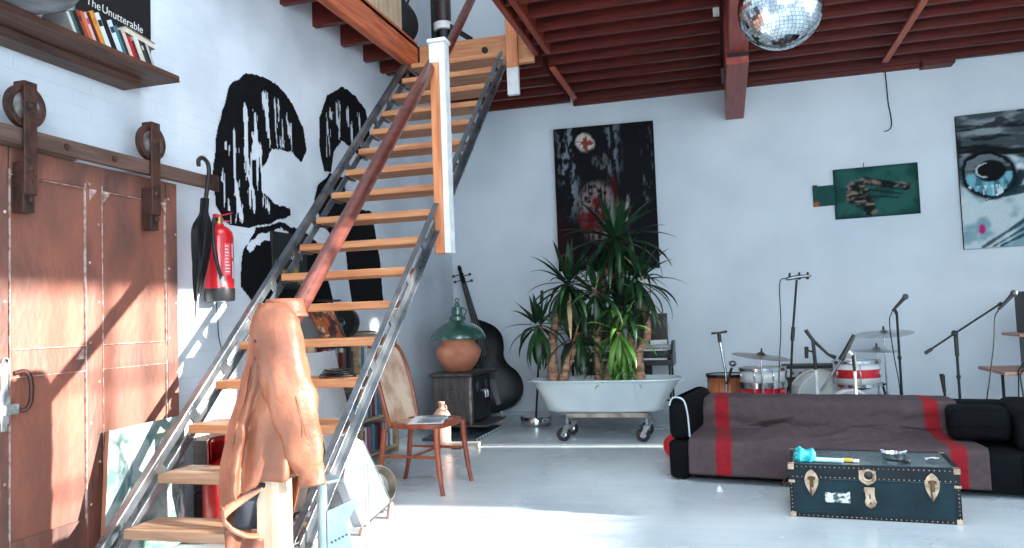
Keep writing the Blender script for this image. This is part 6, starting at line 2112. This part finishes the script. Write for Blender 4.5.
cymbal('bronze ride cymbal tilted on its chrome stand above the cream-white drum', (0.27, 7.05, 0.735), 0.245, (0.13, -0.05, 1), CYM, 0)
cymbal('pale crash cymbal at the far right of the drum kit, the upper one', (1.43, 8.0, 0.87), 0.26, (-0.06, -0.10, 1), CYMP, 0)
hh = cymbal('pale flat cymbal just below the crash, above the banded tom', (1.34, 7.9, 0.715), 0.20, (0.02, -0.03, 1), CYMP, 0)

# microphone and instrument stands
def knob(root, p, r=0.016):
    MB().ball(p, (r, r, r * 1.2), 12, 8).build('clutch', PLASTIC, root)


cs_ = thing('cymbal_stand', 'bare chrome cymbal stand with black T-shaped top by the orange floor tom', 'stand', (-0.06, 7.5, 0))
MB().tube([(-0.035, 7.5, 0.15), (-0.035, 7.5, 0.55), (-0.075, 7.5, 0.86)], 0.013, 10).build('pole', CHROME, cs_)
MB().tube([(-0.075, 7.5, 0.84), (-0.08, 7.5, 0.92)], 0.018, 10).build('clutch', PLASTIC, cs_)
MB().tube([(-0.15, 7.5, 0.925), (-0.08, 7.5, 0.93), (-0.005, 7.5, 0.94)], [0.012, 0.009, 0.013], 10).build('wing_top', PLASTIC, cs_)
MB().tube([(-0.035, 7.48, 0.45), (0.02, 7.48, 0.60)], 0.012, 8).build('side_clamp', PLASTIC, cs_)
b = MB().ball((0.03, 7.48, 0.64), (0.035, 0.03, 0.03), 14, 10); b.build('clamp_head', STEEL, cs_)
tripod(cs_, -0.035, 7.5, 0.25, 0.22, CHROME)

b1 = thing('microphone_stand', 'tall black stand with a horizontal clamp head and trailing cable behind the ride cymbal', 'stand', (0.5, 7.2, 0))
MB().tube([(0.485, 7.2, 0.2), (0.55, 7.2, 0.9), (0.61, 7.2, 1.385)], 0.010, 10).build('pole', BLACK, b1)
MB().tube([(0.545, 7.2, 0.85), (0.56, 7.2, 0.97)], 0.017, 10).build('clutch', PLASTIC, b1)
MB().tube([(0.52, 7.2, 1.395), (0.62, 7.2, 1.41), (0.73, 7.2, 1.415)], [0.014, 0.020, 0.012], 10).build('clamp_bar', STEEL, b1)
for x in (0.55, 0.63, 0.70):
    MB().tube([(x, 7.2, 1.385), (x + 0.005, 7.2, 1.45)], [0.014, 0.009], 8).build('wing_screw', PLASTIC, b1)
tripod(b1, 0.485, 7.2, 0.28, 0.25)
tag(MB().tube(spline([(0.53, 7.17, 1.40), (0.465, 7.17, 1.36), (0.455, 7.17, 1.0), (0.42, 7.17, 0.6), (0.40, 7.13, 0.3), (0.42, 7.05, 0.01)], 6), 0.005, 6).build('cable', BLACK), 'black cable hanging from the tall clamp stand behind the drums', 'cable')

b2 = thing('microphone_stand', 'white-poled microphone stand with a small boom over the bass drum', 'stand', (0.7, 7.15, 0))
MB().tube([(0.715, 7.1, 0.18), (0.715, 7.1, 0.62)], 0.013, 10).build('pole', WHITEP, b2)
MB().tube([(0.715, 7.1, 0.60), (0.705, 7.1, 0.86), (0.68, 7.1, 0.90)], [0.016, 0.015, 0.012], 10).build('upper_pole', PLASTIC, b2)
MB().tube([(0.65, 7.1, 0.945), (0.70, 7.1, 0.86), (0.82, 7.1, 0.73), (0.88, 7.1, 0.70)], [0.018, 0.014, 0.012, 0.02], 10).build('boom', PLASTIC, b2)
MB().tube([(0.645, 7.1, 0.70), (0.65, 7.1, 0.80)], [0.015, 0.018], 10).build('clip', PLASTIC, b2)
MB().tube([(0.65, 7.1, 0.77), (0.71, 7.1, 0.75)], 0.008, 8).build('clip_arm', PLASTIC, b2)
tripod(b2, 0.715, 7.1, 0.26, 0.22)
MIC = mat('mic_grille', rgb(120, 122, 124), 0.4, 0.7, rgb(70, 70, 72), 200, detail=1)

b3 = thing('microphone_stand', 'pale boom stand with a thick black handle crossing the drum kit', 'stand', (0.98, 6.9, 0))
MB().tube([(0.985, 6.85, 0.18), (0.985, 6.85, 0.72), (0.955, 6.85, 0.76), (0.93, 6.85, 0.74)], 0.012, 10).build('pole', WHITEP, b3)
MB().tube([(0.99, 6.85, 0.60), (0.985, 6.85, 0.74)], 0.016, 10).build('clutch', PLASTIC, b3)
MB().tube([(0.72, 6.85, 0.44), (0.90, 6.85, 0.715)], 0.010, 10).build('boom', STEEL, b3)
MB().tube([(0.885, 6.85, 0.695), (0.925, 6.85, 0.76), (1.0, 6.85, 0.90)], [0.024, 0.022, 0.016], 12).build('handle', PLASTIC, b3)
tripod(b3, 0.985, 6.85, 0.26, 0.22)


def micstand(label, x, y, z0, mic0, mic1, polem=BLACK):
    r_ = thing('microphone_stand', label, 'stand', (x, y, 0))
    MB().tube([(x, y, 0.15), (x, y, z0)], 0.0105, 10).build('pole', polem, r_)
    knob(r_, (x, y, z0 * 0.62), 0.018)
    tripod(r_, x, y, 0.24, 0.25)
    return r_


def mic(p0, p1, label):
    p0, p1 = Vector(p0), Vector(p1)
    d_ = (p1 - p0).normalized()
    r_ = thing('microphone', label, 'microphone', p0)
    MB().tube([p0, p0 + d_ * 0.03, p0 + d_ * 0.15], [0.010, 0.012, 0.017], 12).build('body', PLASTIC, r_)
    MB().ball(p0 + d_ * 0.172, 0.027, 16, 12).build('grille', MIC, r_)
    return r_


s1 = micstand('straight black microphone stand with a silver-headed microphone right of the drums', 1.475, 7.6, 1.06, None, None)
MB().tube([(1.475, 7.6, 1.05), (1.455, 7.59, 1.10)], 0.014, 8).build('clip', PLASTIC, s1)
mic((1.435, 7.585, 1.075), (1.56, 7.585, 1.21), 'silver-headed microphone tilted on the straight black stand')
tag(MB().tube(spline([(1.435, 7.585, 1.07), (1.405, 7.57, 0.98), (1.42, 7.56, 0.7), (1.45, 7.55, 0.4), (1.44, 7.5, 0.1), (1.40, 7.4, 0.008)], 6), 0.005, 6).build('cable', BLACK), 'black cable hanging from the microphone on the straight stand', 'cable')
s2 = micstand('black boom microphone stand with a long raised arm at the right of the room', 1.785, 7.0, 0.86, None, None)
MB().tube([(1.785, 7.0, 0.70), (1.785, 7.0, 0.88)], 0.016, 10).build('upper_pole', PLASTIC, s2)
MB().ball((1.775, 6.99, 0.885), 0.026, 14, 10).build('clutch', PLASTIC, s2)
MB().tube([(1.555, 6.98, 0.735), (1.775, 6.98, 0.885), (2.12, 6.98, 1.115)], 0.008, 10).build('boom', BLACK, s2)
MB().tube([(1.545, 6.98, 0.728), (1.60, 6.98, 0.765)], 0.014, 10).build('counterweight', PLASTIC, s2)
MB().tube([(2.10, 6.98, 1.10), (2.125, 6.97, 1.12)], 0.014, 8).build('clip', PLASTIC, s2)
mic((2.09, 6.95, 1.065), (2.215, 6.95, 1.20), 'silver-headed microphone at the raised end of the boom stand')
tag(MB().tube(spline([(2.09, 6.95, 1.06), (2.06, 6.95, 1.0), (2.04, 6.95, 0.8), (1.99, 6.95, 0.5), (1.95, 6.93, 0.3), (1.93, 6.9, 0.01)], 6), 0.005, 6).build('cable', BLACK), 'black cable hanging from the microphone on the boom stand', 'cable')
s3 = micstand('short black microphone stand half hidden behind the sofa by the boom stand', 1.70, 7.1, 0.54, None, None)
MB().tube([(1.70, 7.1, 0.40), (1.685, 7.1, 0.55)], [0.014, 0.017], 10).build('grip', PLASTIC, s3)

# ------------------------------------------------------------------ desk at the right edge
DESKW = wood('desk_top_wood', rgb(196, 150, 128), rgb(150, 100, 82), 'x', 0.5)
dk_ = thing('desk', 'pale wooden desk with a raised shelf at the right edge of the room', 'desk', (2.73, 7.45, 0))
MB().b2((2.19, 7.25, 0.515), (3.43, 7.95, 0.545)).build('desktop', DESKW, dk_, bevel=0.004)
MB().b2((2.37, 7.40, 0.825), (3.43, 7.85, 0.85)).build('raised_shelf', DESKW, dk_, bevel=0.004)
for x in (2.58, 3.33):
    MB().b2((x - 0.015, 7.45, 0.5455), (x + 0.015, 7.8, 0.8245)).build('shelf_support', DESKW, dk_, bevel=0.003)
for x in (2.37, 3.33):
    for y in (7.3, 7.9):
        MB().tube([(x, y, 0.0), (x, y, 0.515)], 0.013, 10).build('leg', BLACK, dk_)
mn = thing('loudspeaker', 'black loudspeaker on the raised shelf of the desk at the right edge', 'loudspeaker', (2.63, 7.6, 0.85))
MB().b2((2.475, 7.42, 0.851), (2.88, 7.8, 1.21)).build('cabinet', mat('speaker_black', rgb(14, 14, 16), 0.5), mn, bevel=0.006)
MB().lathe([(0.03, 0.002), (0.10, 0.006), (0.12, 0.01), (0.125, 0.0)], (2.69, 7.419, 1.0), 28, (0, -1, 0)).build('cone', BLACK, mn)
tw = thing('computer_tower', 'black box standing on the desktop below the loudspeaker shelf', 'computer', (2.53, 7.5, 0.545))
MB().b2((2.465, 7.36, 0.546), (2.56, 7.72, 0.81)).build('case', mat('case_black', rgb(18, 18, 20), 0.4), tw, bevel=0.004)
MB().b2((2.48, 7.356, 0.6), (2.545, 7.3595, 0.78)).build('front_panel', BLACK, tw, bevel=0.002)
for k, (pts, lab) in enumerate((
        ([(2.45, 7.3, 0.70), (2.35, 7.28, 0.62), (2.3, 7.26, 0.56), (2.29, 7.24, 0.545), (2.28, 7.22, 0.48), (2.27, 7.22, 0.25), (2.28, 7.22, 0.01)], 'black cable looping off the left edge of the desk to the floor'),
        ([(2.46, 7.34, 0.64), (2.38, 7.32, 0.56), (2.32, 7.235, 0.552), (2.295, 7.22, 0.5), (2.305, 7.21, 0.3), (2.29, 7.2, 0.01)], 'second black cable twisted beside the desk leg'),
        ([(2.48, 7.3, 0.552), (2.5, 7.235, 0.553), (2.515, 7.22, 0.5), (2.495, 7.22, 0.3), (2.5, 7.2, 0.01)], 'black cable hanging straight from the desk front at the right edge'))):
    tag(MB().tube(spline(pts, 6), 0.006, 6).build('cable', BLACK), lab, 'cable')

# ------------------------------------------------------------------ things on the gallery by the stair head
GZ = ZD + 0.031
cr2 = thing('wooden_crate', 'pale plywood box with a slot handle standing on the gallery edge', 'box', (-2.93, 6.3, GZ))
PLY = wood('plywood', rgb(214, 190, 158), rgb(176, 148, 118), 'z', 0.55)
cy0, cy1 = 5.95, 6.62
MB().b2((-3.14, cy0, GZ + 0.001), (-2.83, cy0 + 0.015, GZ + 0.62)).build('side_panel', PLY, cr2)
MB().b2((-3.14, cy1 - 0.015, GZ + 0.001), (-2.83, cy1, GZ + 0.62)).build('side_panel', PLY, cr2)
MB().b2((-3.14, cy0 + 0.0155, GZ + 0.001), (-3.125, cy1 - 0.0155, GZ + 0.62)).build('back_panel', PLY, cr2)
MB().b2((-2.845, cy0 + 0.0155, GZ + 0.001), (-2.828, cy1 - 0.0155, GZ + 0.62)).build('front_panel', PLY, cr2, bevel=0.003)
MB().b2((-2.8275, 6.25, GZ + 0.36), (-2.824, 6.45, GZ + 0.42)).build('handle_slot', PLASTIC, cr2, bevel=0.002)
bg_ = thing('black_bag', 'black soft bag slumped beside the plywood box on the gallery', 'bag', (-2.95, 6.83, GZ))
def bagf(u, v):
    th = 2 * math.pi * u
    r = math.sin(math.pi * min(1, 0.12 + v * 0.88)) ** 0.6
    return (-2.94 + 0.17 * r * math.cos(th) * (1 + 0.06 * math.sin(5 * th)), 6.83 + 0.19 * r * math.sin(th) * (1 + 0.05 * math.sin(4 * th + 1)), GZ + 0.002 + 0.44 * v - 0.06 * math.sin(th) * v)
MB().surf(bagf, 30, 16, loop=True).build('sack', mat('bag_cloth', rgb(14, 14, 17), 0.7), bg_)
MB().tube(spline([(-2.94, 6.73, GZ + 0.36), (-2.86, 6.75, GZ + 0.50), (-2.86, 6.89, GZ + 0.48), (-2.94, 6.93, GZ + 0.34)], 5), 0.012, 8).build('strap', PLASTIC, bg_)
TRK = mat('dark_turned_wood', rgb(58, 28, 26), 0.4, c2=rgb(36, 18, 18), scale=6, stretch=(3, 3, 0.4))
tx_, ty_ = -2.58, 7.08
np_ = thing('round_post', 'dark round wooden post with a pale collar and black foot at the stair head', 'post', (tx_, ty_, GZ))
MB().lathe([(0.0, 0.22), (0.075, 0.22), (0.08, 0.3), (0.078, 1.4), (0, 1.4)], (tx_, ty_, GZ), 24).build('shaft', TRK, np_)
MB().lathe([(0.082, 0.16), (0.098, 0.165), (0.098, 0.235), (0.082, 0.24), (0.0, 0.24), (0, 0.16), (0.082, 0.16)], (tx_, ty_, GZ), 24).build('collar', WHITEP, np_)
MB().lathe([(0, 0.001), (0.12, 0.001), (0.12, 0.03), (0.07, 0.06), (0.075, 0.158), (0, 0.158)], (tx_, ty_, GZ), 24).build('foot', BLACK, np_)
MB().bar((tx_ + 0.08, ty_ - 0.02, GZ + 0.19), (tx_ + 0.30, ty_ - 0.05, GZ + 0.02), 0.05, 0.05).build('brace', BLACK, np_, bevel=0.004)
MB().bar((tx_ - 0.10, ty_, GZ + 0.02), (tx_ - 0.10, ty_, GZ + 0.95), 0.04, 0.05).build('side_bar', BLACK, np_, bevel=0.004)

# ------------------------------------------------------------------ steel prop and grey bag beside the stair foot
GST = mat('painted_grey_steel', rgb(130, 152, 164), 0.35, 0.3, rgb(104, 124, 136), 8)
pr_ = thing('steel_stand', 'blue-grey steel stand with a flat round top beside the stair foot', 'stand', (-1.74, 3.12, 0))
qx, qy = -1.745, 3.05
MB().tube([(qx, qy, 0.012), (qx, qy, 0.45)], 0.022, 14).build('post', GST, pr_)
MB().lathe([(0, 0.0), (0.012, 0.0), (0.07, 0.012), (0.078, 0.018), (0.078, 0.026), (0, 0.028)], (qx, qy, 0.448), 28).build('round_top', GST, pr_)
MB().lathe([(0, 0.0), (0.11, 0.0), (0.11, 0.012), (0.03, 0.02), (0, 0.02)], (qx, qy, 0.0), 28).build('base', GST, pr_)
cp = MB().prism([(0.0, 0.08), (0.09, 0.10), (0.115, 0.16), (0.10, 0.22), (0.085, 0.27), (0.12, 0.33), (0.15, 0.345), (0.155, 0.375), (0.12, 0.375), (0.0, 0.335)], (qx + 0.018, qy, 0.0), (0.8, 0.6, 0), (0, 0, 1), 0.012)
cpo = cp.build('bracket_plate', GST, pr_, bevel=0.003)
b = MB()
for k in range(5):
    b.lathe([(0, 0.003), (0.004, 0.002), (0.005, 0)], Vector((qx + 0.018, qy, 0)) + Vector((0.8, 0.6, 0)) * (0.02 + 0.016 * k) + Vector((0.6, -0.8, 0)) * 0.0125 * 1 + Vector((0, 0, 0.20 + 0.006 * k)), 8, (0.6, -0.8, 0))
b.build('hole_row', PLASTIC, cpo)
MB().tube([Vector((qx + 0.16, qy + 0.11, 0.0)), Vector((qx + 0.16, qy + 0.11, 0.52))], 0.010, 10).build('guide_rod', CHROME, pr_)
gb = thing('grey_sheet_box', 'pale grey metal panel tilted against the outer side of the stairs', 'panel', (-1.72, 3.75, 0))
GPAL = mat('pale_grey_panel', rgb(166, 174, 180), 0.4, 0.2, rgb(138, 148, 156), 4, bump=0.1, bscale=12)
A = at(352, 440, 0, -1.80); B_ = at(374, 442, 0, -1.78)
P0, P1, P2, P3 = at(352, 434, 0, -2.03), at(362, 440, 0, -2.03), at(391, 502, 0, -1.95), at(364, 527, 0, -1.95)
P4 = at(345, 480, 0, -2.0)
vs = [P0, P1, P2, P3, P4]
nn = (P2 - P0).cross(P3 - P0).normalized()
if nn.x > 0: nn = -nn
back_ = [p + nn * 0.07 for p in vs]
MB().add(vs + back_, [(0, 1, 2, 3, 4), (9, 8, 7, 6, 5)] + [(i, (i + 1) % 5, 5 + (i + 1) % 5, 5 + i) for i in range(5)]).build('shell', GPAL, gb, bevel=0.012)
MB().tube([P1, P2, P3], 0.006, 8).build('edge_rim', STEEL, gb)
c_ = P3 + Vector((0, 0, 0.0))
for p in (P3, P2):
    f_ = Vector((p.x - 0.01, p.y, 0.0))
    MB().tube([p, f_ + Vector((0, 0, 0.02)), f_], [0.014, 0.018, 0.022], 10).build('foot', mat('pink_rubber', rgb(196, 150, 136), 0.6), gb)
pn = thing('metal_pan', 'round metal pan leaning on edge behind the pale grey panel', 'pan', (-2.10, 4.40, 0))
pax = Vector((0.75, -0.6, 0.35)).normalized()
MB().lathe([(0, 0.0), (0.085, 0.0), (0.10, 0.012), (0.118, 0.07), (0.124, 0.073), (0.118, 0.077), (0.094, 0.018), (0, 0.01)], (-2.17, 4.42, 0.122), 36, pax).build('bowl', mat('pan_metal', rgb(140, 134, 124), 0.35, 0.6, rgb(104, 98, 90), 8), pn)
MB().tube(spline([(-2.07, 4.32, 0.035), (-2.03, 4.28, 0.018), (-2.03, 4.36, 0.014), (-2.07, 4.38, 0.03)], 5), 0.007, 8).build('ring_handle', CHROME, pn)
# block cushion at the right end of the sofa, on the blanket
cu_ = thing('cushion', 'square black block cushion sitting on the blanket at the right end of the sofa', 'cushion', SM @ Vector((1.87, 0.33, 0.30)), SA)
cushion(smb(), 1.70, 2.03, 0.17, 0.52, 0.302, 0.487, 0.04).build('cover', SOFAM, cu_, angle=60)
smb().tube([(1.71, 0.164, 0.39), (2.02, 0.164, 0.39)], 0.004, 6).build('seam', SOFAM, cu_)
